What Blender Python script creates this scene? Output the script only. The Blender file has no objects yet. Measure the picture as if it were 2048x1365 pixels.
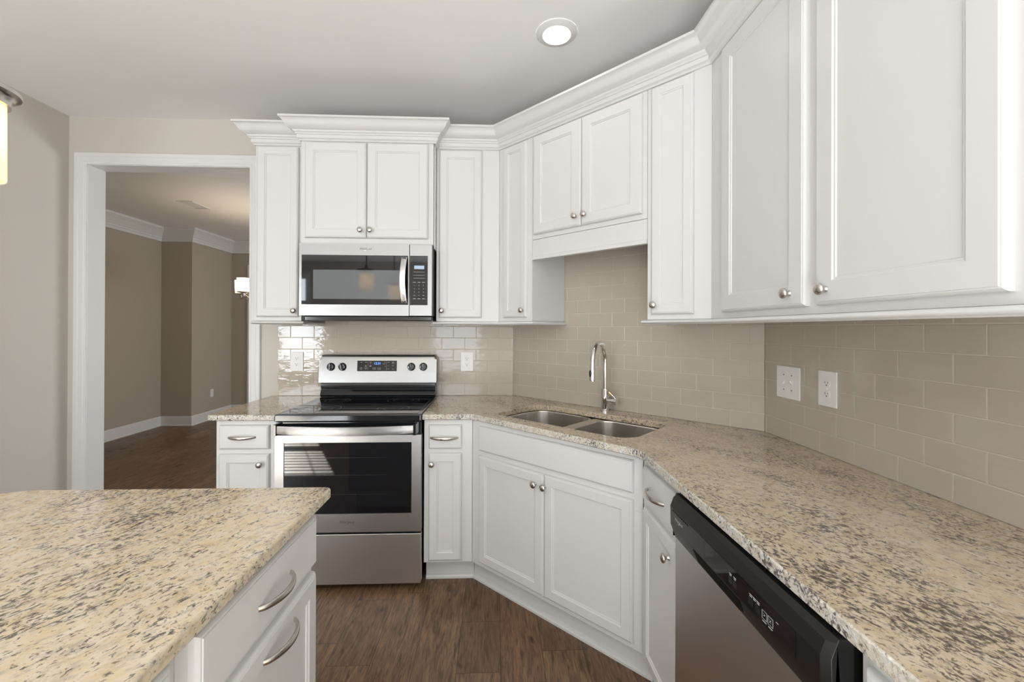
import bpy, bmesh, math, random
from mathutils import Vector, Matrix
random.seed(7)
PI = math.pi
SC = bpy.context.scene
COL = SC.collection

# ------------------------------------------------------------------ camera
F_PX = 860.913
yaw, pitch, roll, cyp, ZC = 0.0407736, 0.0028252, -0.0037472, 656.433, 1.363366
fw = Vector((math.sin(yaw), math.cos(yaw), 0)); rt = Vector((math.cos(yaw), -math.sin(yaw), 0)); upv = Vector((0, 0, 1))
f2 = fw*math.cos(pitch)+upv*math.sin(pitch); u2 = -fw*math.sin(pitch)+upv*math.cos(pitch)
r3 = rt*math.cos(roll)-u2*math.sin(roll); u3 = rt*math.sin(roll)+u2*math.cos(roll)
cam_d = bpy.data.cameras.new('camera'); cam = bpy.data.objects.new('camera', cam_d); COL.objects.link(cam)
cam_d.sensor_width = 36; cam_d.lens = F_PX/2048*36; cam_d.clip_start = 0.02
cam_d.shift_y = -(682.5-cyp)/2048
cam.matrix_world = Matrix(((r3.x, u3.x, -f2.x, 0), (r3.y, u3.y, -f2.y, 0), (r3.z, u3.z, -f2.z, ZC), (0, 0, 0, 1)))
SC.camera = cam

# ------------------------------------------------------------------ world, light, exposure
W = bpy.data.worlds.new('world'); SC.world = W; W.use_nodes = True
W.node_tree.nodes['Background'].inputs[0].default_value = (0.80, 0.90, 1.0, 1)
W.node_tree.nodes['Background'].inputs[1].default_value = 1.6
SC.view_settings.view_transform = 'Standard'; SC.view_settings.look = 'None'
SC.view_settings.exposure = 0.0; SC.view_settings.gamma = 1.0; SC.view_settings.use_curve_mapping = False
def lamp(kind, name, loc, energy, color=(1, 1, 1), size=None, sizey=None, direction=None, spread=None, radius=None):
    d = bpy.data.lights.new(name, kind); d.energy = energy; d.color = color
    if kind == 'AREA':
        d.shape = 'RECTANGLE'; d.size = size; d.size_y = sizey or size
        if spread: d.spread = spread
    if kind == 'SUN': d.angle = math.radians(0.25)
    if radius is not None and kind in ('POINT', 'SPOT'): d.shadow_soft_size = radius
    o = bpy.data.objects.new(name, d); COL.objects.link(o); o.location = loc
    if direction: o.rotation_euler = Vector(direction).to_track_quat('-Z', 'Y').to_euler()
    return o
# daylight: low sun through the blind of the breakfast-nook window, sky light through the windows,
# plus an added floor-level uplight for the ceiling and added frontal light at the right
YRR = -4.0
lamp('SUN', 'sun', (-6, -8, 5), 28.0, (1, 0.94, 0.85), direction=(0.535, 1.0, -0.525))
lamp('AREA', 'sky_light_nook_window', (-4.40, YRR-0.16, 1.45), 110, (0.86, 0.93, 1.0), 1.1, 2.0, (0, 1, 0))
lamp('AREA', 'sky_light_middle_window', (-0.85, YRR-0.02, 1.45), 27, (0.86, 0.93, 1.0), 1.0, 1.9, (0, 1, 0))
lamp('AREA', 'added_right_front_light', (0.80, YRR-0.02, 1.45), 9, (0.88, 0.94, 1.0), 0.7, 1.9, (0, 1, 0))  # added to broaden the frontal light, no known window behind it
lamp('AREA', 'added_ceiling_uplight', (-0.9, -2.1, 0.03), 285, (0.92, 0.955, 1.0), 3.6, 2.3, (0, 0, 1))  # added unseen uplight behind the camera, brightens the ceiling
lamp('AREA', 'sky_light_dining_window', (1.45, 5.1, 1.5), 110, (0.95, 0.97, 1.0), 1.8, 1.6, (-1, 0, 0.25))

# ------------------------------------------------------------------ key measurements (metres)
YB, XC, XR, XL, ZT = 2.9308, 0.1333, 1.2033, -2.787, 2.748     # back wall, start of diagonal wall, right wall, left wall, ceiling
YD = YB+XC-XR                                                   # where the diagonal wall meets the right wall
ZK = 0.914; TH = 0.030                                          # worktop height and thickness

# ------------------------------------------------------------------ materials
def srgb(r, g, b):
    f = lambda c: ((c/255+0.055)/1.055)**2.4 if c/255 > 0.04045 else c/255/12.92
    return (f(r), f(g), f(b), 1)
def new_mat(name):
    m = bpy.data.materials.new(name); m.use_nodes = True
    nt = m.node_tree; return m, nt, nt.nodes['Principled BSDF']
def N(nt, typ, **kw):
    n = nt.nodes.new(typ)
    for k, v in kw.items(): setattr(n, k, v)
    return n
def L(nt, a, b): nt.links.new(a, b)
def math_n(nt, op, a, b=None, c=None):
    n = N(nt, 'ShaderNodeMath', operation=op)
    for i, v in enumerate((a, b, c)):
        if v is None: continue
        if isinstance(v, (int, float)): n.inputs[i].default_value = v
        else: L(nt, v, n.inputs[i])
    return n.outputs[0]
def mixc(nt, fac, a, b, mode='MIX'):
    n = N(nt, 'ShaderNodeMix', data_type='RGBA', blend_type=mode)
    for i, v in ((0, fac), (6, a), (7, b)):
        if isinstance(v, (int, float, tuple)): n.inputs[i].default_value = v
        else: L(nt, v, n.inputs[i])
    return n.outputs[2]
def ramp(nt, fac, stops):
    n = N(nt, 'ShaderNodeValToRGB'); cr = n.color_ramp
    while len(cr.elements) < len(stops): cr.elements.new(0.5)
    for e, (p, c) in zip(cr.elements, stops):
        e.position = p; e.color = c if isinstance(c, tuple) else (c, c, c, 1)
    L(nt, fac, n.inputs[0]); return n.outputs[0]
def noise(nt, vec, scale, detail=3, rough=0.5, dist=0.0):
    n = N(nt, 'ShaderNodeTexNoise'); n.inputs['Scale'].default_value = scale; n.inputs['Detail'].default_value = detail
    n.inputs['Roughness'].default_value = rough; n.inputs['Distortion'].default_value = dist
    if vec is not None: L(nt, vec, n.inputs['Vector'])
    return n.outputs['Fac']
def mapping(nt, vec, rot=(0, 0, 0), scale=(1, 1, 1)):
    n = N(nt, 'ShaderNodeMapping'); n.inputs['Rotation'].default_value = rot; n.inputs['Scale'].default_value = scale
    L(nt, vec, n.inputs['Vector']); return n.outputs[0]
def geo_pos(nt): return N(nt, 'ShaderNodeNewGeometry').outputs['Position']
def bump(nt, bsdf, h, strength, dist=0.001):
    n = N(nt, 'ShaderNodeBump'); n.inputs['Strength'].default_value = strength; n.inputs['Distance'].default_value = dist
    L(nt, h, n.inputs['Height']); L(nt, n.outputs[0], bsdf.inputs['Normal'])
def paint(name, col, rough, bs=0.15, bscale=220, var=0.02, spec=0.5):
    m, nt, b = new_mat(name); p = geo_pos(nt)
    v = noise(nt, p, 3.0, 2)
    c = mixc(nt, v, tuple(x*(1-var) for x in col[:3])+(1,), tuple(min(1, x*(1+var)) for x in col[:3])+(1,))
    L(nt, c, b.inputs['Base Color']); b.inputs['Roughness'].default_value = rough
    b.inputs['Specular IOR Level'].default_value = spec
    bump(nt, b, noise(nt, p, bscale, 3), bs, 0.0004)
    return m
def metal(name, col, rough, stretch=None, bs=0.0, aniso=0.0):
    m, nt, b = new_mat(name); b.inputs['Base Color'].default_value = col; b.inputs['Metallic'].default_value = 1
    b.inputs['Roughness'].default_value = rough
    if stretch:
        v = noise(nt, mapping(nt, geo_pos(nt), scale=stretch), 1.0, 3)
        L(nt, math_n(nt, 'MULTIPLY_ADD', v, rough*0.5, rough*0.75), b.inputs['Roughness'])
        if bs: bump(nt, b, v, bs, 0.0003)
    if aniso: b.inputs['Anisotropic'].default_value = aniso
    return m
def plain(name, col, rough, coat=0.0, emis=None, es=0):
    m, nt, b = new_mat(name)
    v = noise(nt, geo_pos(nt), 40, 2)
    c = mixc(nt, v, tuple(x*0.97 for x in col[:3])+(1,), col); L(nt, c, b.inputs['Base Color'])
    b.inputs['Roughness'].default_value = rough; b.inputs['Coat Weight'].default_value = coat; b.inputs['Coat Roughness'].default_value = 0.03
    if emis: b.inputs['Emission Color'].default_value = emis; b.inputs['Emission Strength'].default_value = es
    return m
def granite(name, ang, base=(0.64, 0.51, 0.33), pale=(0.69, 0.62, 0.50), dark=1.0, rough=0.12, bmp=0.0, stretch=0.60):
    m, nt, b = new_mat(name); p = geo_pos(nt)
    q = mapping(nt, p, rot=(0, 0, -ang), scale=(1, 1, 1))
    wob = N(nt, 'ShaderNodeTexNoise'); wob.inputs['Scale'].default_value = 7; L(nt, q, wob.inputs['Vector'])
    add = N(nt, 'ShaderNodeVectorMath', operation='MULTIPLY_ADD'); L(nt, wob.outputs['Color'], add.inputs[0]); add.inputs[1].default_value = (.05, .05, .05); L(nt, q, add.inputs[2])
    q2 = mapping(nt, add.outputs[0], scale=(stretch, 1, 1))
    big = noise(nt, q2, 8, 3)
    mid = noise(nt, q2, 42, 4, 0.6)
    fine = noise(nt, mapping(nt, q2, scale=(0.95, 1, 1)), 150, 6, 0.66, 0.5)
    c = mixc(nt, ramp(nt, mid, [(0.34, 0.0), (0.66, 1.0)]), base+(1,), pale+(1,))
    c = mixc(nt, ramp(nt, noise(nt, q2, 44, 6, 0.7), [(0.50, 0.0), (0.70, 0.60)]), c, (0.38, 0.28, 0.18, 1))
    c = mixc(nt, ramp(nt, noise(nt, q2, 75, 5, 0.6), [(0.52, 0.0), (0.66, 0.55)]), c, (0.33, 0.30, 0.27, 1))
    f = math_n(nt, 'ADD', fine, math_n(nt, 'MULTIPLY', math_n(nt, 'SUBTRACT', big, 0.5), 0.36))
    f = math_n(nt, 'ADD', f, math_n(nt, 'MULTIPLY', math_n(nt, 'SUBTRACT', mid, 0.5), 0.22))
    c = mixc(nt, ramp(nt, f, [(0.535, 0.0), (0.58, 0.6*dark), (0.66, 0.93*dark)]), c, (0.060, 0.048, 0.045, 1))
    g = noise(nt, mapping(nt, add.outputs[0], rot=(0, 0, 0.2), scale=(stretch*1.5, 1.1, 1)), 85, 4, 0.6)
    c = mixc(nt, ramp(nt, g, [(0.63, 0.0), (0.70, 0.75*dark)]), c, (0.14, 0.06, 0.055, 1))
    L(nt, c, b.inputs['Base Color']); b.inputs['Roughness'].default_value = rough
    b.inputs['Specular IOR Level'].default_value = 0.6
    if bmp: bump(nt, b, noise(nt, p, 120, 4, 0.6), bmp, 0.004)
    return m
def floor_mat():
    m, nt, b = new_mat('hickory_planks'); p = geo_pos(nt)
    sx = N(nt, 'ShaderNodeSeparateXYZ'); L(nt, p, sx.inputs[0]); X, Y = sx.outputs[0], sx.outputs[1]
    pw, pl = 0.1765, 0.95
    xi = math_n(nt, 'DIVIDE', math_n(nt, 'SUBTRACT', X, 0.030), pw); ix = math_n(nt, 'FLOOR', xi); fx = math_n(nt, 'FRACT', xi)
    wn = N(nt, 'ShaderNodeTexWhiteNoise', noise_dimensions='1D'); L(nt, ix, wn.inputs['W'])
    yy = math_n(nt, 'ADD', math_n(nt, 'DIVIDE', Y, pl), math_n(nt, 'MULTIPLY', wn.outputs['Value'], 7.3)); iy = math_n(nt, 'FLOOR', yy); fy = math_n(nt, 'FRACT', yy)
    # each long board is cut once more at a random place, so lengths vary
    cmb0 = N(nt, 'ShaderNodeCombineXYZ'); L(nt, ix, cmb0.inputs[0]); L(nt, iy, cmb0.inputs[1])
    wc = N(nt, 'ShaderNodeTexWhiteNoise', noise_dimensions='3D'); L(nt, cmb0.outputs[0], wc.inputs['Vector'])
    cut = math_n(nt, 'MULTIPLY_ADD', wc.outputs['Value'], 0.5, 0.25)
    half = math_n(nt, 'GREATER_THAN', fy, cut)
    cmb = N(nt, 'ShaderNodeCombineXYZ'); L(nt, ix, cmb.inputs[0]); L(nt, iy, cmb.inputs[1]); L(nt, half, cmb.inputs[2])
    w2 = N(nt, 'ShaderNodeTexWhiteNoise', noise_dimensions='3D'); L(nt, cmb.outputs[0], w2.inputs['Vector']); rnd = w2.outputs['Value']
    off = N(nt, 'ShaderNodeVectorMath', operation='MULTIPLY_ADD'); L(nt, w2.outputs['Color'], off.inputs[0]); off.inputs[1].default_value = (9, 9, 9); L(nt, p, off.inputs[2])
    gr = noise(nt, mapping(nt, off.outputs[0], scale=(40, 4.5, 1)), 1.0, 7, 0.66, 1.6)
    gr2 = noise(nt, mapping(nt, off.outputs[0], scale=(210, 12, 1)), 1.0, 4, 0.65, 0.6)
    cl = noise(nt, mapping(nt, off.outputs[0], scale=(8, 3.2, 1)), 1.0, 4, 0.6, 1.2)
    c = ramp(nt, rnd, [(0.0, srgb(112, 88, 67)), (0.35, srgb(136, 107, 80)), (0.6, srgb(157, 124, 91)), (0.8, srgb(134, 99, 73)), (1.0, srgb(170, 138, 104))])
    c = mixc(nt, ramp(nt, cl, [(0.35, 0.0), (0.7, 0.75)]), c, srgb(108, 82, 63))
    c = mixc(nt, ramp(nt, gr, [(0.46, 0.0), (0.56, 0.35), (0.66, 0.9)]), c, srgb(60, 44, 34))
    c = mixc(nt, ramp(nt, gr2, [(0.44, 0.0), (0.62, 0.65)]), c, srgb(70, 52, 40))
    kn = noise(nt, mapping(nt, off.outputs[0], scale=(9, 6, 1)), 1.0, 2, 0.5, 0.4)
    c = mixc(nt, ramp(nt, kn, [(0.66, 0.0), (0.73, 0.85)]), c, srgb(40, 28, 22))
    ex = math_n(nt, 'MINIMUM', fx, math_n(nt, 'SUBTRACT', 1.0, fx))
    gx = math_n(nt, 'LESS_THAN', ex, 0.0075)
    ey = math_n(nt, 'MINIMUM', fy, math_n(nt, 'SUBTRACT', 1.0, fy)); ec = math_n(nt, 'ABSOLUTE', math_n(nt, 'SUBTRACT', fy, cut))
    gy = math_n(nt, 'LESS_THAN', math_n(nt, 'MINIMUM', ey, ec), 0.0014)
    seam = math_n(nt, 'MAXIMUM', gx, gy)
    c = mixc(nt, math_n(nt, 'MULTIPLY', seam, 0.75), c, srgb(34, 24, 19))
    L(nt, c, b.inputs['Base Color'])
    L(nt, math_n(nt, 'MULTIPLY_ADD', gr, 0.2, 0.28), b.inputs['Roughness'])
    h = math_n(nt, 'SUBTRACT', math_n(nt, 'ADD', math_n(nt, 'MULTIPLY', gr, 0.5), math_n(nt, 'MULTIPLY', cl, 0.6)), math_n(nt, 'MULTIPLY', seam, 0.9))
    bump(nt, b, h, 0.35, 0.003)
    return m
def tile_mat():
    m, nt, b = new_mat('glazed_subway_tile'); p = geo_pos(nt)
    v = noise(nt, p, 5, 2)
    c = mixc(nt, v, srgb(181, 172, 159), srgb(188, 179, 166)); L(nt, c, b.inputs['Base Color'])
    b.inputs['Roughness'].default_value = 0.06; b.inputs['Specular IOR Level'].default_value = 0.55
    h = math_n(nt, 'ADD', noise(nt, mapping(nt, p, scale=(1, 1, 3)), 16, 2), math_n(nt, 'MULTIPLY', noise(nt, p, 70, 2), 0.10))
    bump(nt, b, h, 0.30, 0.0030)
    return m
M = {}
M['white'] = paint('white_cabinet_paint', srgb(216, 216, 214), 0.34, 0.06, 120, 0.006, 0.45)
M['trim'] = paint('white_trim_paint', srgb(223, 223, 222), 0.38, 0.05, 120, 0.006)
M['wall'] = paint('greige_wall_paint', srgb(203, 198, 189), 0.85, 0.25, 260, 0.008, 0.25)
M['wall_far'] = paint('taupe_wall_paint', srgb(178, 169, 156), 0.85, 0.25, 260, 0.008, 0.25)
M['ceiling'] = paint('flat_ceiling_paint', srgb(238, 237, 235), 0.92, 0.3, 200, 0.006, 0.2)
M['floor'] = floor_mat()
M['tile'] = tile_mat()
M['grout'] = paint('warm_grey_grout', srgb(205, 196, 181), 0.8, 0.2, 600)
M['gr_island'] = granite('cream_granite_island', math.radians(62))
M['gr_main'] = granite('cream_granite_counter_dimmed', math.radians(-60), (0.56, 0.45, 0.305), (0.62, 0.54, 0.425))  # same stone, dimmer light on this counter put into a darker colour
M['gr_left'] = granite('cream_granite_left_counter', math.radians(8))
M['gr_edge'] = granite('chiselled_granite_edge_daylit', math.radians(40), (0.62, 0.56, 0.45), (0.70, 0.69, 0.65), 1.0, 0.25, 0.7, 0.5)  # rough chiselled stone, with cool daylight painted in as a paler, greyer colour
M['gr_edge_i'] = granite('polished_granite_island_edge', math.radians(62), (0.60, 0.49, 0.32), (0.62, 0.56, 0.44), 1.0, 0.2, 0.25, 0.5)
M['steel'] = metal('brushed_steel_dimmed', (0.32, 0.315, 0.31, 1), 0.31, (4, 4, 900), 0.05, 0.5)  # steel colour darkened to offset bright window reflections
M['steel_v'] = metal('brushed_steel_panel_brightened', (0.66, 0.655, 0.65, 1), 0.34, (4, 4, 900), 0.05, 0.5)  # same steel, colour lightened where it mirrors the dark floor
M['steel_d'] = metal('brushed_steel_oven_door_dimmed', (0.47, 0.465, 0.46, 1), 0.34, (4, 4, 900), 0.05, 0.5)  # same steel, colour toned down against reflected light on the door
M['sink'] = metal('satin_sink_steel', (0.66, 0.63, 0.59, 1), 0.30, (300, 300, 4), 0.03)
M['nickel'] = metal('satin_nickel', (0.60, 0.57, 0.53, 1), 0.24, (60, 60, 60))
M['chrome'] = metal('polished_chrome', (0.78, 0.77, 0.76, 1), 0.05, (9, 9, 9))
M['black_gloss'] = plain('black_enamel', (0.010, 0.011, 0.013, 1), 0.12, 0.2)
M['glass_black'] = plain('black_glass', (0.006, 0.006, 0.008, 1), 0.03, 0.0)
M['micro_glass'] = plain('oven_glass_painted_reflection', (0.15, 0.165, 0.175, 1), 0.04, 0.0)  # grey-blue reflection of the room painted into the glass colour
M['black_matte'] = plain('black_plastic', (0.016, 0.016, 0.017, 1), 0.42, 0.0)
M['dw_panel'] = plain('black_control_panel', (0.008, 0.008, 0.008, 1), 0.36, 0.0)
M['dw_panel'].node_tree.nodes['Principled BSDF'].inputs['Specular IOR Level'].default_value = 0.35
M['dark'] = plain('dark_gap', (0.006, 0.006, 0.006, 1), 0.75)
M['dark'].node_tree.nodes['Principled BSDF'].inputs['Specular IOR Level'].default_value = 0.1
M['mark'] = plain('pale_marking', (0.55, 0.56, 0.58, 1), 0.4)
M['mark_dark'] = plain('grey_marking', (0.16, 0.16, 0.17, 1), 0.4)
M['badge'] = plain('grey_badge', (0.085, 0.085, 0.085, 1), 0.3)
M['blue'] = plain('blue_clock_digits', (0.02, 0.08, 0.3, 1), 0.4, 0, (0.10, 0.35, 1.0, 1), 2.6)
M['outlet'] = plain('white_outlet_plastic', srgb(236, 235, 231), 0.32)
M['slot'] = plain('outlet_slot', (0.04, 0.04, 0.04, 1), 0.6)
M['blind'] = plain('white_blind_slat', srgb(238, 238, 235), 0.5)
M['can'] = plain('lit_diffuser', (0.9, 0.9, 0.9, 1), 0.5, 0, (1.0, 0.97, 0.92, 1), 14.0)
def shade_mat(name, col, emi):
    m, nt, b = new_mat(name)
    out = nt.nodes['Material Output']
    tr = N(nt, 'ShaderNodeBsdfTranslucent'); v = noise(nt, geo_pos(nt), 25, 2)
    L(nt, mixc(nt, v, col, tuple(x*0.96 for x in col[:3])+(1,)), tr.inputs[0])
    L(nt, tr.outputs[0], out.inputs[0])
    gl = N(nt, 'ShaderNodeBsdfGlossy'); gl.inputs['Roughness'].default_value = 0.15
    fr = N(nt, 'ShaderNodeFresnel'); fr.inputs[0].default_value = 1.45
    mx = N(nt, 'ShaderNodeMixShader'); L(nt, fr.outputs[0], mx.inputs[0]); L(nt, tr.outputs[0], mx.inputs[1]); L(nt, gl.outputs[0], mx.inputs[2])
    em = N(nt, 'ShaderNodeEmission'); em.inputs[0].default_value = emi; em.inputs[1].default_value = 1.0
    ad = N(nt, 'ShaderNodeAddShader'); L(nt, mx.outputs[0], ad.inputs[0]); L(nt, em.outputs[0], ad.inputs[1]); L(nt, ad.outputs[0], out.inputs[0])
    return m
M['amber'] = shade_mat('amber_lamp_glass', (0.95, 0.84, 0.66, 1), (0.50, 0.37, 0.22, 1))
M['opal'] = shade_mat('opal_lamp_glass', (0.95, 0.90, 0.80, 1), (1.6, 1.35, 0.95, 1))

# ------------------------------------------------------------------ mesh helpers
class Fr:
    """vertical face: s runs along the face (left to right seen from the room), o comes out of it, z is up"""
    def __init__(self, ax, ay, dx, dy):
        l = math.hypot(dx, dy); self.a = (ax, ay); self.d = (dx/l, dy/l); self.n = (dy/l, -dx/l)
    def __call__(self, s, o, z):
        return Vector((self.a[0]+self.d[0]*s+self.n[0]*o, self.a[1]+self.d[1]*s+self.n[1]*o, z))
class MB:
    def __init__(self): self.bm = bmesh.new(); self.mats = []
    def mi(self, m):
        if m is None: return 0
        if m not in self.mats: self.mats.append(m)
        return self.mats.index(m)
    def face(self, vs, m=None):
        try:
            f = self.bm.faces.new(vs); f.material_index = self.mi(m); return f
        except ValueError: return None
    def v(self, p): return self.bm.verts.new(p)
    def box(self, F, s0, s1, o0, o1, z0, z1, m=None, rnd=0.0):
        P = [self.v(F(s, o, z)) for z in (z0, z1) for (s, o) in ((s0, o0), (s1, o0), (s1, o1), (s0, o1))]
        fs = [self.face([P[i] for i in q], m) for q in ((0, 1, 2, 3), (7, 6, 5, 4), (0, 4, 5, 1), (1, 5, 6, 2), (2, 6, 7, 3), (3, 7, 4, 0))]
        if rnd:
            es = list({e for f in fs for e in f.edges})
            r = bmesh.ops.bevel(self.bm, geom=es, offset=rnd, segments=2, profile=0.5, affect='EDGES')
            for f in r['faces']: f.material_index = self.mi(m)
        return self
    def prism(self, pts, z0, z1, m=None):
        a = [self.v((x, y, z0)) for x, y in pts]; b = [self.v((x, y, z1)) for x, y in pts]; n = len(pts)
        self.face(a[::-1], m); self.face(b, m)
        for i in range(n): self.face([a[i], a[(i+1) % n], b[(i+1) % n], b[i]], m)
        return self
    def loops(self, L_, m=None, cap0=True, cap1=True, closed=True):
        R = [[self.v(p) for p in lp] for lp in L_]
        for a, b in zip(R, R[1:]):
            n = len(a)
            for i in range(n if closed else n-1): self.face([a[i], a[(i+1) % n], b[(i+1) % n], b[i]], m)
        if cap0: self.face(R[0][::-1], m)
        if cap1: self.face(R[-1], m)
        return self
    def lathe(self, c, axis, prof, n=24, m=None, cap=True):
        """prof: list of (distance along axis, radius)"""
        ax = Vector(axis).normalized(); t = ax.orthogonal().normalized(); w = ax.cross(t); c = Vector(c)
        return self.loops([[c+ax*h+(t*math.cos(2*PI*i/n)+w*math.sin(2*PI*i/n))*max(r, 1e-5) for i in range(n)] for h, r in prof], m, cap, cap)
    def tube(self, pts, rad, n=12, m=None, flat=1.0, side=None):
        pts = [Vector(p) for p in pts]; R = []
        rad = rad if isinstance(rad, (list, tuple)) else [rad]*len(pts)
        tan = [(pts[min(i+1, len(pts)-1)]-pts[max(i-1, 0)]).normalized() for i in range(len(pts))]
        u = Vector(side).normalized() if side else tan[0].orthogonal().normalized()
        for p, t, r in zip(pts, tan, rad):
            u = (u-t*u.dot(t)).normalized(); w = t.cross(u)
            R.append([p+(u*math.cos(2*PI*i/n)+w*math.sin(2*PI*i/n)*flat)*r for i in range(n)])
        return self.loops(R, m)
    def sweep(self, path, prof, m=None, z0=0.0):
        """prof [(o,z)] swept along a 2-D path, mitred; o goes to the right-hand side of the travel direction"""
        n = len(path); dirs = []
        for i in range(n-1):
            d = Vector(path[i+1])-Vector(path[i]); dirs.append(d.normalized())
        LP = []
        for i in range(n):
            a = dirs[max(i-1, 0)]; b = dirs[min(i, n-2)]
            na = Vector((a.y, -a.x)); nb = Vector((b.y, -b.x)); mm = (na+nb).normalized(); k = 1/max(mm.dot(na), 0.2)
            LP.append([Vector((path[i][0]+mm.x*k*o, path[i][1]+mm.y*k*o, z0+z)) for o, z in prof])
        return self.loops(LP, m)
    def text(self, F, s, z, o, string, size, m=None, align='CENTER', th=0.0004, shear=0.0, sx=1.0):
        cu = bpy.data.curves.new('t', 'FONT'); cu.body = string; cu.size = size; cu.align_x = align; cu.align_y = 'CENTER'; cu.resolution_u = 2; cu.shear = shear
        to = bpy.data.objects.new('t', cu); COL.objects.link(to)
        dg = bpy.context.evaluated_depsgraph_get(); me = bpy.data.meshes.new_from_object(to.evaluated_get(dg))
        vs = [self.v(F(s+v.co.x*sx, o+th, z+v.co.y)) for v in me.vertices]
        for p in me.polygons: self.face([vs[i] for i in p.vertices], m)
        bpy.data.objects.remove(to); bpy.data.curves.remove(cu); bpy.data.meshes.remove(me)
        return self
    def build(self, name, mat=None, parent=None, bevel=0.0, segs=2, smooth=None, recalc=True, angle=32):
        if recalc: bmesh.ops.recalc_face_normals(self.bm, faces=self.bm.faces)
        org = Vector((0, 0, 0)); p = parent
        while p is not None: org += p.location; p = p.parent
        bmesh.ops.translate(self.bm, verts=self.bm.verts, vec=-org)
        me = bpy.data.meshes.new(name); self.bm.to_mesh(me); self.bm.free()
        ms = self.mats if self.mats else [mat]
        for x in ms: me.materials.append(x if not isinstance(x, str) else M[x])
        o = bpy.data.objects.new(name, me); COL.objects.link(o); o.parent = parent
        if smooth or smooth is None:
            me.shade_smooth(); me.set_sharp_from_angle(angle=math.radians(angle))
        if bevel:
            b = o.modifiers.new('bevel', 'BEVEL'); b.width = bevel; b.segments = segs; b.limit_method = 'ANGLE'; b.angle_limit = math.radians(40)
            b.harden_normals = True
        elif smooth is None:
            w = o.modifiers.new('weighted_normal', 'WEIGHTED_NORMAL'); w.keep_sharp = True; w.weight = 100
        return o
def tag(o, label=None, cat=None, group=None, kind=None):
    if label: o['label'] = label
    if cat: o['category'] = cat
    if group: o['group'] = group
    if kind: o['kind'] = kind
    return o
def thing(name, label, cat, loc, group=None):
    o = bpy.data.objects.new(name, None); COL.objects.link(o); o.location = loc; o.empty_display_size = 0.05
    return tag(o, label, cat, group)
def struct(o, label=None): return tag(o, label, None, None, 'structure')
WF = Fr(0, 0, 1, 0)         # world frame helper: s=x, o=-y
def wbox(mb, x0, x1, y0, y1, z0, z1, m=None, rnd=0.0): return mb.box(WF, x0, x1, -y1, -y0, z0, z1, m, rnd)

# ------------------------------------------------------------------ the room
Y0 = YRR; WT = 0.12; YF = 7.1; XF = 1.5
mb = MB(); wbox(mb, -5.5, 1.7, Y0-0.15, 7.3, -0.06, 0.0); struct(mb.build('floor', M['floor'], smooth=False), 'dark brown hickory plank floor')
mb = MB(); wbox(mb, -5.5, XR+0.12, Y0-0.15, YB+WT, ZT, ZT+0.06); struct(mb.build('ceiling', M['ceiling'], smooth=False), 'flat pale ceiling of the kitchen')
mb = MB(); wbox(mb, -5.5, 1.7, YB+WT, 7.3, ZT, ZT+0.06); struct(mb.build('ceiling_dining_room', M['ceiling'], smooth=False), 'ceiling of the room beyond the doorway')
OL, OR, OZ = -2.667, -1.626, 2.435          # doorway
mb = MB()
wbox(mb, XL-0.12, OL, YB, YB+WT, 0, ZT); wbox(mb, OR, XC+0.2, YB, YB+WT, 0, ZT); wbox(mb, OL, OR, YB, YB+WT, OZ, ZT)
wb = struct(mb.build('wall_back', M['wall'], smooth=False), 'greige back wall with the cased opening')
mb = MB(); mb.prism([(XC, YB), (XR, YD), (XR+0.12, YD+0.05), (XC+0.1, YB+WT)], 0, ZT); struct(mb.build('wall_diagonal', M['wall'], smooth=False), 'short diagonal wall behind the sink')
mb = MB(); wbox(mb, XR, XR+0.12, Y0, YD, 0, ZT); struct(mb.build('wall_right', M['wall'], smooth=False), 'right kitchen wall')
YN = 1.20                                   # the left wall ends here; a breakfast nook opens beyond it
mb = MB(); wbox(mb, XL-0.12, XL, YN, YB, 0, ZT)
struct(mb.build('wall_left', M['wall'], smooth=False), 'left kitchen wall')
mb = MB(); wbox(mb, -5.42, -5.30, Y0, YN, 0, ZT); wbox(mb, -5.42, XL-0.1201, YN, YN+0.12, 0, ZT)
struct(mb.build('wall_nook', M['wall'], smooth=False), 'walls of the breakfast nook left of the camera')
wins = [(-4.95, -3.85), (-1.35, -0.35), (0.45, 1.15)]; rz0, rz1 = 0.45, 2.45  # right-hand opening is made up, added to broaden the frontal light
mb = MB(); xs = [-5.42]+[v for w in wins for v in w]+[XR+0.12]
for i in range(0, len(xs), 2): wbox(mb, xs[i], xs[i+1], Y0-0.12, Y0, 0, ZT)
for a_, b_ in wins: wbox(mb, a_, b_, Y0-0.12, Y0, 0, rz0); wbox(mb, a_, b_, Y0-0.12, Y0, rz1, ZT)
struct(mb.build('wall_rear', M['wall'], smooth=False), 'wall behind the camera')
for k, (a_, b_) in enumerate(wins):
    mb = MB()
    for x in (a_+0.02, b_-0.02): wbox(mb, x-0.03, x+0.03, Y0-0.09, Y0-0.04, rz0, rz1)
    for z in (rz0+0.02, 1.90, rz1-0.02): wbox(mb, a_, b_, Y0-0.09, Y0-0.04, z-0.04, z+0.04)
    for q in ((a_-0.08, b_+0.08, rz0-0.08, rz0), (a_-0.08, b_+0.08, rz1, rz1+0.08), (a_-0.08, a_, rz0, rz1), (b_, b_+0.08, rz0, rz1)): wbox(mb, q[0], q[1], Y0, Y0+0.018, q[2], q[3])
    struct(mb.build('window_%d' % (k+1), M['trim'], smooth=False), 'white framed window behind the camera')
mb = MB(); a_, b_ = wins[0]
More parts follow.
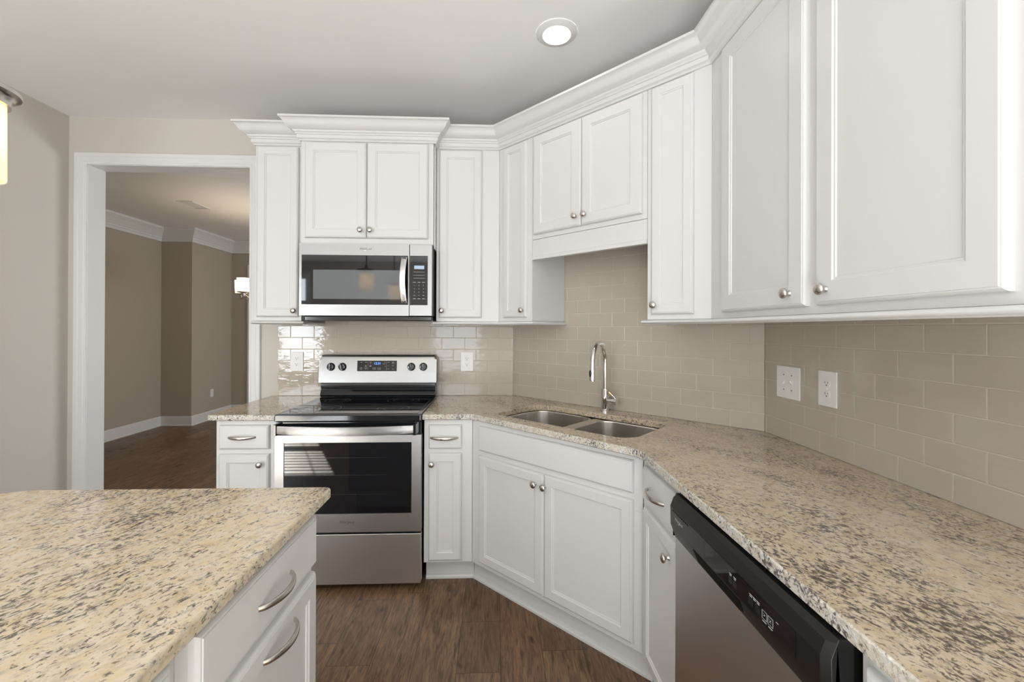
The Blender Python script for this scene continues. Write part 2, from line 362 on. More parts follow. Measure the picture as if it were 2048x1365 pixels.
for i in range(39):
    z = rz0+0.03+i*0.05
    P = [(Y0-0.038, z+0.003), (Y0+0.010, z-0.001)]
    mb.loops([[Vector((x, P[0][0], P[0][1])), Vector((x, P[1][0], P[1][1])), Vector((x, P[1][0], P[1][1]+0.003)), Vector((x, P[0][0], P[0][1]+0.003))] for x in (a_+0.01, b_-0.01)])
for x in (a_+0.2, b_-0.2): wbox(mb, x-0.006, x+0.006, Y0+0.006, Y0+0.008, rz0+0.02, rz1)
wbox(mb, a_+0.005, b_-0.005, Y0-0.05, Y0+0.005, rz1-0.05, rz1)
tag(mb.build('window_blind', M['blind'], smooth=False), 'white slatted blind hanging in the nook window', 'blind')
# dining room shell
mb = MB(); wbox(mb, -4.76, -4.64, YB, 6.19, 0, ZT); wbox(mb, -4.76, -4.225, 6.19, 7.22, 0, ZT); struct(mb.build('wall_dining_left', M['wall_far'], smooth=False), 'taupe left wall of the far room with a jog')
mb = MB(); wbox(mb, -4.225, XF+0.12, YF, YF+0.12, 0, ZT); struct(mb.build('wall_dining_back', M['wall_far'], smooth=False), 'taupe end wall of the far room')
mb = MB(); wbox(mb, XF, XF+0.12, YB+WT, YF, 0, ZT); struct(mb.build('wall_dining_right', M['wall_far'], smooth=False), 'right wall of the far room')
mb = MB(); wbox(mb, -4.76, XL-0.12, YB, YB+WT, 0, ZT); wbox(mb, XC+0.2, XF, YB+0.02, YB+WT, 0, ZT); struct(mb.build('wall_dining_front', M['wall_far'], smooth=False), 'near wall of the far room')
farpath = [(-4.64, YB+WT), (-4.64, 6.19), (-4.225, 6.19), (-4.225, YF), (XF, YF)]
mb = MB(); mb.sweep(farpath, [(0, 2.568), (0.012, 2.568), (0.014, 2.60), (0.022, 2.606), (0.024, 2.625), (0.034, 2.63), (0.045, 2.65), (0.075, 2.685), (0.095, 2.702), (0.10, 2.715), (0.112, 2.72), (0.115, 2.7475), (0, 2.7475)], None)
struct(mb.build('trim_1', M['trim']), 'white crown molding of the far room')
mb = MB(); mb.sweep(farpath, [(0, 0), (0.026, 0), (0.026, 0.012), (0.016, 0.02), (0.015, 0.105), (0.010, 0.125), (0.006, 0.133), (0, 0.133)])
struct(mb.build('baseboard_dining', M['trim']), 'white baseboard of the far room')
mb = MB(); mb.sweep([(XL, YN), (XL, YB), (OL-0.075, YB)], [(0, 0), (0.016, 0), (0.015, 0.105), (0.010, 0.125), (0.006, 0.133), (0, 0.133)])
struct(mb.build('baseboard_left', M['trim']), 'white baseboard along the left wall')
# casing and jamb of the opening
def casing(mb, x0, x1, z1, yf, sgn):
    def pr(w): return [(0, w), (0.011, w), (0.013, w-0.006), (0.018, w-0.010), (0.018, 0.030), (0.014, 0.024), (0.012, 0.012), (0.009, 0.003), (0, 0)]
    w = 0.075; prof = [(-0.0, 0.0), (0.009, 0.0), (0.010, 0.012), (0.014, 0.018), (0.014, 0.045), (0.018, 0.050), (0.018, w-0.004), (0.014, w), (0.0, w)]
    LP = [[Vector((x0-k, yf-sgn*o, 0)) for o, k in prof], [Vector((x0-k, yf-sgn*o, z1+k)) for o, k in prof], [Vector((x1+k, yf-sgn*o, z1+k)) for o, k in prof], [Vector((x1+k, yf-sgn*o, 0)) for o, k in prof]]
    mb.loops(LP)
mb = MB(); casing(mb, OL, OR, OZ, YB, 1); casing(mb, OL, OR, OZ, YB+WT, -1)
wbox(mb, OL-0.001, OL+0.004, YB-0.002, YB+WT+0.002, 0, OZ); wbox(mb, OR-0.004, OR+0.001, YB-0.002, YB+WT+0.002, 0, OZ); wbox(mb, OL, OR, YB-0.002, YB+WT+0.002, OZ-0.004, OZ+0.001)
struct(mb.build('trim_2', M['trim'], angle=25), 'white casing and jamb around the opening')
# door on the far wall
d1 = struct(thing('door_1', None, None, (-3.5, YF, 0)), 'pale door and casing on the far wall')
mb = MB(); wbox(mb, -3.97, -3.90, YF-0.018, YF-0.0005, 0, 2.38); wbox(mb, -3.90, -2.97, YF-0.018, YF-0.0005, 2.31, 2.38); wbox(mb, -3.04, -2.97, YF-0.018, YF-0.0005, 0, 2.31); mb.build('door_casing', M['trim'], d1, bevel=0.003)
mb = MB(); wbox(mb, -3.90, -3.04, YF-0.010, YF-0.0005, 0.005, 2.31); wbox(mb, -3.78, -3.16, YF-0.016, YF-0.010, 1.25, 2.15); wbox(mb, -3.78, -3.16, YF-0.016, YF-0.010, 0.25, 1.10); mb.build('door_leaf', M['trim'], d1, bevel=0.004)

# ------------------------------------------------------------------ tile backsplashes
PZ, PX = 0.0778, 0.154
def backsplash(name, label, F, s0, s1, phase, parity, ztop):
    """phase: s of a vertical joint in odd rows; the mesh holds grout bed and bevelled tiles"""
    mb = MB(); mb.box(F, s0, s1, 0.0005, 0.0072, ZK+0.0005, ztop, 'grout')
    g = 0.0014; row = 0
    while ZK+row*PZ < ztop-0.004:
        za = ZK+row*PZ+g; zb = min(ZK+(row+1)*PZ-g, ztop); ph = phase+(0 if row % 2 == parity else PX/2)
        k = math.floor((s0-ph)/PX)
        while ph+k*PX < s1:
            a = max(ph+k*PX+g, s0); b_ = min(ph+(k+1)*PX-g, s1); k += 1
            if b_-a < 0.008: continue
            tx, tz = random.gauss(0, 0.00013), random.gauss(0, 0.00011); e = 0.0014
            def fo(s, z, base): return base+tx*(s-(a+b_)/2)/0.077+tz*(z-(za+zb)/2)/0.039
            r0 = [F(s, 0.0065, z) for s, z in ((a, za), (b_, za), (b_, zb), (a, zb))]
            r1 = [F(s, fo(s, z, 0.0080), z) for s, z in ((a, za), (b_, za), (b_, zb), (a, zb))]
            r2 = [F(s, fo(s, z, 0.0088), z) for s, z in ((a+e, za+e), (b_-e, za+e), (b_-e, zb-e), (a+e, zb-e))]
            mb.loops([r0, r1, r2], 'tile', cap0=False)
        row += 1
    return tag(mb.build(name, None, smooth=False), label, 'backsplash', 'subway tile backsplashes')
FB = Fr(0, YB, 1, 0); FD = Fr(XC, YB, 1, -1); FRr = Fr(XR, 0, 0, -1)
backsplash('tile_backsplash', 'glossy taupe subway tile behind the range and microwave', FB, -1.438, XC-0.004, -1.047, 1, 1.50)
backsplash('tile_backsplash', 'taupe subway tile on the diagonal wall behind the faucet', FD, 0.004, math.hypot(XR-XC, YB-YD)-0.004, 0.061, 1, 1.86)
backsplash('tile_backsplash', 'taupe subway tile on the right wall around the switch plate', FRr, -YD+0.004, -0.30, -1.766+0.0, 1, 1.46)

# ------------------------------------------------------------------ cabinet parts
def ringdoor(F, s0, s1, z0, z1, o, rail, rail_z=None, slab=False):
    rz = rail_z or rail
    t = 0.019
    R = [(0, 0, 0), (0, 0, t-0.011), (0.002, 0.002, t-0.006), (0.006, 0.006, t-0.0025), (0.0085, 0.0085, t-0.002), (0.0095, 0.0095, t)]
    if not slab:
        R += [(rail-0.002, rz-0.002, t), (rail, rz, t-0.0015), (rail+0.0015, rz+0.0015, t-0.0035), (rail+0.0060, rz+0.0060, t-0.0040), (rail+0.0075, rz+0.0075, t-0.0075)]
    mb = MB(); mb.loops([[F(s0+a, o+h, z0+b_), F(s1-a, o+h, z0+b_), F(s1-a, o+h, z1-b_), F(s0+a, o+h, z1-b_)] and
                         [F(s0+a, o+h, z0+b_), F(s1-a, o+h, z0+b_), F(s1-a, o+h, z1-b_), F(s0+a, o+h, z1-b_)] for a, b_, h in R])
    return mb
def knob(F, s, z, o, parent):
    mb = MB(); n = Vector((F.n[0], F.n[1], 0))
    mb.lathe(F(s, o, z), n, [(0, 0.0085), (0.002, 0.0085), (0.004, 0.0065), (0.008, 0.0052), (0.012, 0.0058), (0.014, 0.010), (0.016, 0.0142), (0.019, 0.0158), (0.022, 0.0152), (0.025, 0.0125), (0.027, 0.008), (0.028, 0.003), (0.0282, 0.0)], 28)
    return mb.build('knob', M['nickel'], parent, angle=60)
def pull(F, s0, s1, z, o, parent):
    mb = MB(); pts = []; rad = []; n = 22
    for i in range(n+1):
        t = i/n; s = s0+(s1-s0)*t; q = math.sin(PI*t); pts.append(F(s, o-0.001+0.030*q**0.62, z)); rad.append(0.0058+0.0030*q)
    mb.tube(pts, rad, 12, None, 0.62, side=(0, 0, 1))
    return mb.build('bar_pull', M['nickel'], parent, angle=60)
def door(F, s0, s1, z0, z1, o, parent, rail=0.052, k=None, name='door'):
    d = ringdoor(F, s0, s1, z0, z1, o, rail).build(name, M['white'], parent, angle=28)
    if k: knob(F, k[0], k[1], o+0.019, d)
    return d
def drawer(F, s0, s1, z0, z1, o, parent, p=None, slab=True, rail=0.052, name='drawer'):
    d = ringdoor(F, s0, s1, z0, z1, o, rail, slab=slab).build(name, M['white'], parent, angle=28)
    if p: pull(F, p[0], p[1], p[2], o+0.019, d)
    return d
def pt(F, s, o=0): v = F(s, o, 0); return (v.x, v.y)
ZU0, ZU1 = 1.408, 2.545
ZD0, ZD1 = 1.431, 2.438

# upper cabinets -----------------------------------------------------------------
YU = 2.606
FU = Fr(0, YU, 1, 0)
c = thing(group='white wall cabinets', name='wall_cabinet', label='tall narrow white wall cabinet between the doorway and the microwave', cat='cabinet', loc=(-1.28, YU, ZU0))
mb = MB(); mb.box(FU, -1.415, -1.1465, -0.314, 0, ZU0, ZU1); mb.build('body', M['white'], c, bevel=0.0015)
door(FU, -1.402, -1.160, ZD0, ZD1, 0, c, 0.047, (-1.180, 1.467))
c = thing(group='white wall cabinets', name='wall_cabinet', label='white two-door wall cabinet directly above the microwave', cat='cabinet', loc=(-0.74, 2.53, 1.855))
FM = Fr(0, 2.53, 1, 0)
mb = MB(); mb.box(FM, -1.1175, -0.360, -0.400, 0, 1.853, ZU1); mb.build('body', M['white'], c, bevel=0.0015)
mb = MB(); mb.box(FM, -0.3595, -0.352, -0.400, -0.03, 1.835, ZU1); mb.build('side_filler', M['white'], c, bevel=0.001)
door(FM, -1.092, -0.7425, 1.886, ZD1, 0, c, 0.050, (-0.773, 1.930))
door(FM, -0.7385, -0.388, 1.886, ZD1, 0, c, 0.050, (-0.717, 1.930))
Lb, Rb = (0.027, YU), (0.880, 1.712)
FDU = Fr(Lb[0], Lb[1], Rb[0]-Lb[0], Rb[1]-Lb[1]); LU = math.hypot(Rb[0]-Lb[0], Rb[1]-Lb[1])
def on_wall(F, s):   # point of the diagonal wall straight behind s
    a = F(s, 0, 0); k = ((XC+YB)-(a.x+a.y))/(-(F.n[0]+F.n[1])); return (a.x-F.n[0]*(k-0.0105), a.y-F.n[1]*(k-0.0105))
c = thing(group='white wall cabinets', name='wall_cabinet', label='tall narrow white wall cabinet just right of the microwave', cat='cabinet', loc=(-0.17, YU, ZU0))
mb = MB(); mb.prism([(-0.3505, YU), (Lb[0]-0.0005, YU), (XC-0.008, YB-0.0105), (-0.3505, YB-0.0105)], ZU0, ZU1); mb.build('body', M['white'], c, bevel=0.0015)
door(FU, -0.334, -0.078, ZD0, ZD1, 0, c, 0.047, (-0.3155, 1.472))
c = thing(group='white wall cabinets', name='wall_cabinet', label='tall narrow white diagonal wall cabinet left of the sink opening', cat='cabinet', loc=(0.12, 2.5, ZU0))
mb = MB(); mb.prism([pt(FDU, 0.0005), pt(FDU, 0.266), on_wall(FDU, 0.266), (XC-0.006, YB-0.0112)], ZU0, ZU1); mb.build('body', M['white'], c, bevel=0.0015)
door(FDU, 0.047, 0.234, ZD0, ZD1, 0, c, 0.042, (0.210, 1.472))
c = thing(group='white wall cabinets', name='wall_cabinet', label='short white two-door wall cabinet high above the kitchen sink', cat='cabinet', loc=(0.45, 2.2, 1.86))
mb = MB(); mb.prism([pt(FDU, 0.268), pt(FDU, 0.956), on_wall(FDU, 0.956), on_wall(FDU, 0.268)], 1.866, ZU1); mb.build('body', M['white'], c, bevel=0.0015)
mb = MB(); mb.box(FDU, 0.268, 0.956, -0.020, -0.0005, 1.772, 1.8645); mb.box(FDU, 0.268, 0.956, -0.022, 0.005, 1.752, 1.7715); mb.build('valance', M['white'], c, bevel=0.0015)
door(FDU, 0.284, 0.6035, 1.890, ZD1, 0, c, 0.056, (0.575, 1.940))
door(FDU, 0.6065, 0.935, 1.890, ZD1, 0, c, 0.056, (0.632, 1.940))
c = thing(group='white wall cabinets', name='wall_cabinet', label='tall narrow white diagonal wall cabinet right of the sink opening', cat='cabinet', loc=(0.8, 1.8, ZU0))
mb = MB(); mb.prism([pt(FDU, 0.958), pt(FDU, LU-0.0005), (XR-0.0112, YD-0.006), on_wall(FDU, 0.958)], ZU0, ZU1); mb.build('body', M['white'], c, bevel=0.0015)
door(FDU, 0.980, 1.166, ZD0, ZD1, 0, c, 0.042, (1.000, 1.472))
XU = 0.880; FRU = Fr(XU, 0, 0, -1); YE = 0.50
c = thing(group='white wall cabinets', name='wall_cabinet', label='large white two-door wall cabinet on the right wall', cat='cabinet', loc=(1.0, 1.15, ZU0))
mb = MB(); mb.prism([(XU, Rb[1]-0.0005), (XU, YE), (XR-0.0105, YE), (XR-0.0105, YD-0.0075)], ZU0, ZU1); mb.build('body', M['white'], c, bevel=0.0015)
door(FRU, -1.612, -1.167, ZD0, ZD1, 0, c, 0.062, (-1.224, 1.471))
door(FRU, -1.128, -0.693, ZD0, ZD1, 0, c, 0.062, (-1.086, 1.471))

# crown molding and light rail
CP = [(0.0, 0.0), (0.007, 0.0), (0.010, 0.003), (0.010, 0.007), (0.016, 0.012), (0.019, 0.014), (0.019, 0.032), (0.025, 0.034), (0.026, 0.039), (0.034, 0.046), (0.036, 0.052), (0.046, 0.056), (0.056, 0.062),
      (0.064, 0.070), (0.070, 0.079), (0.075, 0.088), (0.082, 0.096), (0.088, 0.100), (0.092, 0.101), (0.092, 0.112), (0.0, 0.112)]
ZCR = 2.445
def crown(path, label):
    mb = MB(); mb.sweep(path, CP, None, ZCR); return tag(mb.build('crown_molding', M['white'], angle=24), label, 'molding', 'crown moldings on the wall cabinets')
crown([(-1.4155, YB-0.002), (-1.4155, YU-0.0005), (-1.123, YU-0.0005)], 'white crown molding on the cabinet beside the doorway')
crown([(-1.118, YB-0.002), (-1.118, 2.5295), (-0.3515, 2.5295), (-0.3515, YB-0.002)], 'raised white crown molding that tops the cabinet above the microwave')
crown([(-0.335, YU-0.0005), (Lb[0], YU-0.0005), (Rb[0]-0.0005, Rb[1]), (XU-0.0005, YE)], 'long white crown molding running over the diagonal and right wall cabinets')
RP = [(0.0, 0.0), (0.010, 0.0), (0.012, 0.003), (0.017, 0.004), (0.021, 0.008), (0.021, 0.012), (0.017, 0.017), (0.011, 0.019), (0.004, 0.0195), (0.0, 0.0195)]
def rail(path, label):
    mb = MB(); RPx = [(-0.012, 0.0)]+RP[1:-1]+[(-0.012, 0.0195)]
    mb.sweep(path, RPx, None, ZU0-0.020); return tag(mb.build('light_rail', M['white'], angle=50), label, 'molding', 'light rails under the wall cabinets')
rail([(-1.415, YB-0.002), (-1.415, YU), (-1.1465, YU), (-1.1465, YB-0.03)], 'white light rail under the cabinet beside the doorway')
rail([(-0.351, YB-0.03), (-0.351, YU), Lb, pt(FDU, 0.266), on_wall(FDU, 0.266)], 'white light rail under the cabinets left of the sink opening')
rail([on_wall(FDU, 0.958), pt(FDU, 0.958), Rb, (XU, YE)], 'white light rail under the right wall cabinets')

# ------------------------------------------------------------------ base cabinets
YL = 2.310; ZB0 = 0.120; ZB1 = ZK-TH-0.0005
FL = Fr(0, YL, 1, 0)
c = thing(group='white base cabinets', name='base_cabinet', label='narrow white base cabinet left of the range', cat='cabinet', loc=(-1.3, YL, 0))
mb = MB(); mb.box(FL, -1.448, -1.1405, -(YB-0.003-YL), 0, ZB0, ZB1); mb.build('body', M['white'], c, bevel=0.0015)
mb = MB(); mb.box(FL, -1.44, -1.1405, -(YB-0.003-YL), -0.070, 0, ZB0); mb.build('toe_kick', M['white'], c)
drawer(FL, -1.428, -1.172, 0.732, 0.858, 0, c, (-1.378, -1.238, 0.796))
door(FL, -1.428, -1.172, 0.135, 0.707, 0, c, 0.045, (-1.213, 0.656))
Ll, Rl = (-0.115, YL), (0.572, 1.630)
FDL = Fr(Ll[0], Ll[1], Rl[0]-Ll[0], Rl[1]-Ll[1]); LL = math.hypot(Rl[0]-Ll[0], Rl[1]-Ll[1])
c = thing(group='white base cabinets', name='base_cabinet', label='narrow white base cabinet right of the range', cat='cabinet', loc=(-0.24, YL, 0))
mb = MB(); mb.prism([(-0.371, YL), (Ll[0]-0.0005, YL), (Ll[0]-0.0005, YB-0.003), (-0.371, YB-0.003)], ZB0, ZB1); mb.build('body', M['white'], c, bevel=0.0015)
mb = MB(); mb.box(FL, -0.368, -0.1070, -0.085, -0.070, 0, ZB0)
mb.sweep([(-0.368, 2.3795), (-0.107, 2.3795)], [(0, 0), (0.014, 0), (0.014, 0.010), (0.009, 0.018), (0.0, 0.022)]); mb.build('toe_kick', M['white'], c)
drawer(FL, -0.346, -0.171, 0.727, 0.854, 0, c, (-0.335, -0.190, 0.787))
door(FL, -0.346, -0.171, 0.135, 0.704, 0, c, 0.045, (-0.328, 0.650))
c = thing('sink_base_cabinet', 'white diagonal two-door base cabinet under the sink', 'cabinet', (0.25, 1.95, 0))
mb = MB()
mb.prism([pt(FDL, 0.0005), pt(FDL, LL-0.0005), (0.80, 1.858), (0.113, 2.538)], ZB0, 0.66)
mb.box(FDL, 0.0005, LL-0.0005, -0.018, 0, 0.66, ZB1); mb.build('body', M['white'], c, bevel=0.0015)
mb = MB(); mb.box(FDL, -0.041, LL+0.018, -0.066, -0.055, 0, ZB0)
a0 = pt(FDL, -0.041, -0.055); a1 = pt(FDL, LL+0.022, -0.055)
mb.sweep([a0, a1], [(-0.001, 0), (0.014, 0), (0.014, 0.010), (0.009, 0.018), (-0.001, 0.022)]); mb.build('toe_kick', M['white'], c)
drawer(FDL, 0.064, 0.930, 0.729, 0.856, 0, c, name='false_drawer_front')
door(FDL, 0.066, 0.4935, 0.147, 0.702, 0, c, 0.047, (0.449, 0.649))
door(FDL, 0.4965, 0.930, 0.147, 0.702, 0, c, 0.047, (0.5045, 0.649))
XB = 0.574; FRL = Fr(XB, 0, 0, -1)
c = thing(group='white base cabinets', name='base_cabinet', label='narrow white base cabinet between the sink cabinet and the dishwasher', cat='cabinet', loc=(0.8, 1.45, 0))
mb = MB(); mb.prism([(XB, Rl[1]-0.002), (XB, 1.268), (XR-0.003, 1.268), (XR-0.003, Rl[1]-0.002)], ZB0, ZB1); mb.build('body', M['white'], c, bevel=0.0015)
mb = MB(); mb.box(FRL, -1.60, -1.268, -0.3, -0.055, 0, ZB0); mb.sweep([(XB+0.055, 1.63), (XB+0.055, 1.268)], [(-0.001, 0), (0.014, 0), (0.014, 0.010), (0.009, 0.018), (-0.001, 0.022)]); mb.build('toe_kick', M['white'], c)
drawer(FRL, -1.592, -1.290, 0.729, 0.856, 0, c, (-1.530, -1.385, 0.790))
door(FRL, -1.592, -1.290, 0.135, 0.702, 0, c, 0.045, (-1.345, 0.640))
c = thing(group='white base cabinets', name='base_cabinet', label='white base cabinet on the near side of the dishwasher, cut by the frame', cat='cabinet', loc=(0.8, 0.3, 0))
mb = MB(); mb.prism([(XB, 0.648), (XB, 0.0), (XR-0.003, 0.0), (XR-0.003, 0.648)], ZB0, ZB1); mb.build('body', M['white'], c, bevel=0.0015)
mb = MB(); mb.box(FRL, -0.648, 0, -0.3, -0.055, 0, ZB0); mb.build('toe_kick', M['white'], c)
drawer(FRL, -0.628, -0.03, 0.729, 0.856, 0, c, (-0.40, -0.26, 0.79))
door(FRL, -0.628, -0.03, 0.135, 0.702, 0, c, 0.05)

# island -------------------------------------------------------------------------
XI = -0.500; FI = Fr(XI, 0, 0, 1)     # face looks towards +x, s = y
ci = thing(group='island base cabinets', name='island_cabinet', label='white two-drawer base cabinet at the far end of the island', cat='cabinet', loc=(-0.9, 0.9, 0))
mb = MB(); wbox(mb, -1.11, XI, 0.700, 1.205, ZB0, ZB1); mb.build('body', M['white'], ci, bevel=0.0015)
mb = MB(); wbox(mb, -1.05, XI-0.06, 0.700, 1.205, 0, ZB0); mb.build('toe_kick', M['white'], ci)
drawer(FI, 0.728, 1.200, 0.722, 0.856, 0, ci, (0.906, 1.044, 0.785))
drawer(FI, 0.728, 1.200, 0.150, 0.700, 0, ci, (0.925, 1.064, 0.660), slab=False, rail=0.05)
ci = thing(group='island base cabinets', name='island_cabinet', label='white island base cabinet nearest the camera, mostly under the slab', cat='cabinet', loc=(-0.9, 0.1, 0))
mb = MB(); wbox(mb, -1.11, XI, -0.65, 0.698, ZB0, ZB1); mb.build('body', M['white'], ci, bevel=0.0015)
mb = MB(); wbox(mb, -1.05, XI-0.06, -0.65, 0.698, 0, ZB0); mb.build('toe_kick', M['white'], ci)
drawer(FI, 0.06, 0.672, 0.722, 0.856, 0, ci, (0.30, 0.44, 0.785))
door(FI, 0.06, 0.672, 0.150, 0.700, 0, ci, 0.05)

# ------------------------------------------------------------------ worktops
def arc_pts(cx, cy, r, a0, a1, n=6): return [(cx+r*math.cos(a0+(a1-a0)*i/n), cy+r*math.sin(a0+(a1-a0)*i/n)) for i in range(n+1)]
def rounded(poly, rad):
    out = []; n = len(poly)
    for i, p in enumerate(poly):
        r = rad[i]
        if r <= 0: out.append(p); continue
        P = Vector(p); A = (Vector(poly[i-1])-P).normalized(); B = (Vector(poly[(i+1) % n])-P).normalized()
        ang = A.angle(B); d = r/math.tan(ang/2); c_ = P+(A+B).normalized()*(r/math.sin(ang/2)); pa, pb = P+A*d, P+B*d
        for k in range(7):
            q = pa.lerp(pb, k/6)-c_; q = q.normalized()*r+c_; out.append((q.x, q.y))
    return out
def slab(name, label, outer, mtop, medge, hole=None, e=0.004, z1=ZK, z0=ZK-TH):
    """stone slab with eased top and bottom edges; outer polygon is counter-clockwise"""
    mb = MB(); bm = mb.bm
    def inset(poly, d):
        out = []; n = len(poly)
        for i in range(n):
            a = Vector(poly[i])-Vector(poly[i-1]); b_ = Vector(poly[(i+1) % n])-Vector(poly[i])
            a.normalize(); b_.normalize(); na = Vector((-a.y, a.x)); nb = Vector((-b_.y, b_.x)); mm = (na+nb); mm.normalize()
            k = d/max(mm.dot(na), 0.3); out.append((poly[i][0]+mm.x*k, poly[i][1]+mm.y*k))
        return out
    def ringset(poly, sgn):
        R = []
        for d, z in ((e, z0), (0.001, z0+e*0.7), (0, z0+e), (0, z1-e), (0.0012, z1-e*0.4), (e*0.9, z1)):
            R.append([mb.v((x, y, z)) for x, y in inset(poly, d*sgn)])
        n = len(poly)
        for j, (a, b_) in enumerate(zip(R, R[1:])):
            for i in range(n): mb.face([a[i], a[(i+1) % n], b_[(i+1) % n], b_[i]], medge)
        return R[0], R[-1]
    lo, hi = [], []
    a, b_ = ringset(outer, 1); lo.append(a); hi.append(b_)
    if hole: medge = mtop; a, b_ = ringset(hole, -1); lo.append(a); hi.append(b_)
    for grp, m in ((hi, mtop), (lo, 'gr_edge')):
        es = []
        for lp in grp:
            for i in range(len(lp)):
                ed = bm.edges.get((lp[i], lp[(i+1) % len(lp)])); es.append(ed)
        r = bmesh.ops.triangle_fill(bm, use_beauty=True, use_dissolve=False, edges=es)
        for f in r['geom']:
            if isinstance(f, bmesh.types.BMFace): f.material_index = mb.mi(m)
    return tag(mb.build(name, None, angle=50), label, 'countertop', None if 'island' in name else 'granite countertops on the base cabinets')
YC, XCf = 2.281, 0.544
slab('granite_countertop', 'small cream granite counter left of the range', rounded([(-1.484, YB-0.002), (-1.484, YC), (-1.1335, YC), (-1.1335, YB-0.002)], [0, 0.02, 0, 0]), 'gr_left', 'gr_edge')
su0, su1, sv0, sv1 = 0.387, 1.147, 0.150, 0.548         # sink cut-out: s along the diagonal wall, v out from it
# (s measured on FD: s = (x-y)/sqrt2 + const)
def fd(s, v): p = FD(s, v, 0); return (p.x, p.y)
u_of = lambda u: u-(XC-YB)/math.sqrt(2)
hs0, hs1 = u_of(-1.625), u_of(-0.835)
hole = rounded([fd(hs0, sv1), fd(hs1, sv1), fd(hs1, sv0), fd(hs0, sv0)], [0.07, 0.09, 0.07, 0.11])
slab('granite_countertop', 'long cream granite counter wrapping from the range past the sink to the right', rounded([(-0.377, YB-0.002), (-0.377, YC), (-0.114, YC), (0.544, 1.585), (XCf, -0.25), (XR-0.002, -0.25), (XR-0.002, YD-0.001), (XC-0.001, YB-0.002)], [0, 0, 0.06, 0.08, 0, 0, 0, 0]), 'gr_main', 'gr_edge', hole)
slab('granite_island_top', 'large cream granite island top in the left foreground', rounded([(-1.62, -0.75), (-0.458, -0.75), (-0.458, 1.245), (-1.29, 1.245), (-1.62, 1.08)], [0.02, 0.02, 0.018, 0.10, 0.08]), 'gr_island', 'gr_edge_i', None, 0.006)

# ------------------------------------------------------------------ sink
def rr(s0, s1, v0, v1, r, z, n=6):
    P = []
    for (cs, cv, a) in ((s0+r, v0+r, PI), (s1-r, v0+r, 1.5*PI), (s1-r, v1-r, 0), (s0+r, v1-r, 0.5*PI)):
        for i in range(n+1):
            t = a+0.5*PI*i/n; P.append(FD(cs+r*math.cos(t), cv+r*math.sin(t), z))
    return P
sk = thing('kitchen_sink', 'double-bowl stainless steel sink set under the diagonal counter', 'sink', FD((hs0+hs1)/2, 0.35, 0.68))
zr = ZK-TH-0.0006; mid0, mid1 = u_of(-1.252), u_of(-1.208)
def bowl(s0, s1, v0, v1):
    mb = MB()
    mb.loops([rr(s0-0.012, s1+0.012, v0-0.012, v1+0.012, 0.092, zr-0.0012), rr(s0, s1, v0, v1, 0.085, zr-0.002), rr(s0+0.004, s1-0.004, v0+0.004, v1-0.004, 0.082, zr-0.008), rr(s0+0.010, s1-0.010, v0+0.010, v1-0.010, 0.078, zr-0.15),
              rr(s0+0.022, s1-0.022, v0+0.022, v1-0.022, 0.07, zr-0.178), rr(s0+0.05, s1-0.05, v0+0.05, v1-0.05, 0.05, zr-0.186), rr(s0+0.13, s1-0.13, v0+0.13, v1-0.13, 0.03, zr-0.189)], None, False, True)
    return mb.build('bowl', M['sink'], sk, angle=50)
bowl(hs0-0.004, mid0, sv0-0.004, sv1+0.004); bowl(mid1, hs1+0.004, sv0-0.004, sv1+0.004)
mb = MB(); mb.loops([[FD(a, v, z) for v in (sv0-0.014, sv0+0.05, sv1-0.05, sv1+0.014)] for a, z in ((mid0-0.010, zr-0.006), (mid0-0.002, zr-0.0025), (mid0+0.01, zr-0.0012), (mid1-0.01, zr-0.0012), (mid1+0.002, zr-0.0025), (mid1+0.010, zr-0.006))], None, False, False, closed=False)
mb.build('divider', M['sink'], sk)
for sA in ((hs0+mid0)/2, (mid1+hs1)/2):
    mb = MB(); mb.lathe(FD(sA, 0.33, zr-0.188), (0, 0, 1), [(0, 0.045), (0.003, 0.043), (0.0035, 0.036), (0.0, 0.032), (-0.002, 0.0)], 24, None); mb.build('drain', M['chrome'], sk)

# ------------------------------------------------------------------ faucet
bx, by = 0.612, 2.352
fa = thing('kitchen_faucet', 'chrome gooseneck pull-down faucet behind the sink', 'faucet', (bx, by, ZK))
hd = Vector((-0.55, -0.835, 0)).normalized(); sd = Vector((0.70, -0.71, 0)).normalized()
mb = MB(); mb.lathe((bx, by, ZK), (0, 0, 1), [(0.0003, 0.027), (0.004, 0.027), (0.006, 0.0225), (0.007, 0.0215), (0.120, 0.0215), (0.122, 0.0205), (0.123, 0.012)], 28); mb.build('body', M['chrome'], fa)
B0 = Vector((bx, by, 0)); R = 0.098; zt = 1.296-R-0.012
pts = [B0+Vector((0, 0, ZK+0.118)), B0+Vector((0, 0, ZK+0.16)), B0+Vector((0, 0, 1.10)), B0+Vector((0, 0, zt-0.02))]
for i in range(19):
    a = PI*i/18; pts.append(B0+hd*(R-R*math.cos(a))+Vector((0, 0, zt+R*math.sin(a)*1.06)))
pts.append(B0+hd*2*R+Vector((0, 0, 1.171)))
mb = MB(); mb.tube(pts, [0.0116]*3+[0.0120]*2+[0.0122+0.0020*min(1, i/6) for i in range(len(pts)-5)], 16); mb.build('spout', M['chrome'], fa, angle=60)
T = B0+hd*2*R
mb = MB(); mb.lathe(T+Vector((0, 0, 1.172)), (0, 0, -1), [(0, 0.0132), (0.002, 0.0148), (0.012, 0.0150), (0.068, 0.0160), (0.073, 0.0155), (0.074, 0.012), (0.070, 0.011)], 24); sp = mb.build('spray_head', M['chrome'], fa, angle=50)
mb = MB(); bd = Vector((-0.93, -0.36, 0)).normalized(); side = Vector((-bd.y, bd.x, 0))
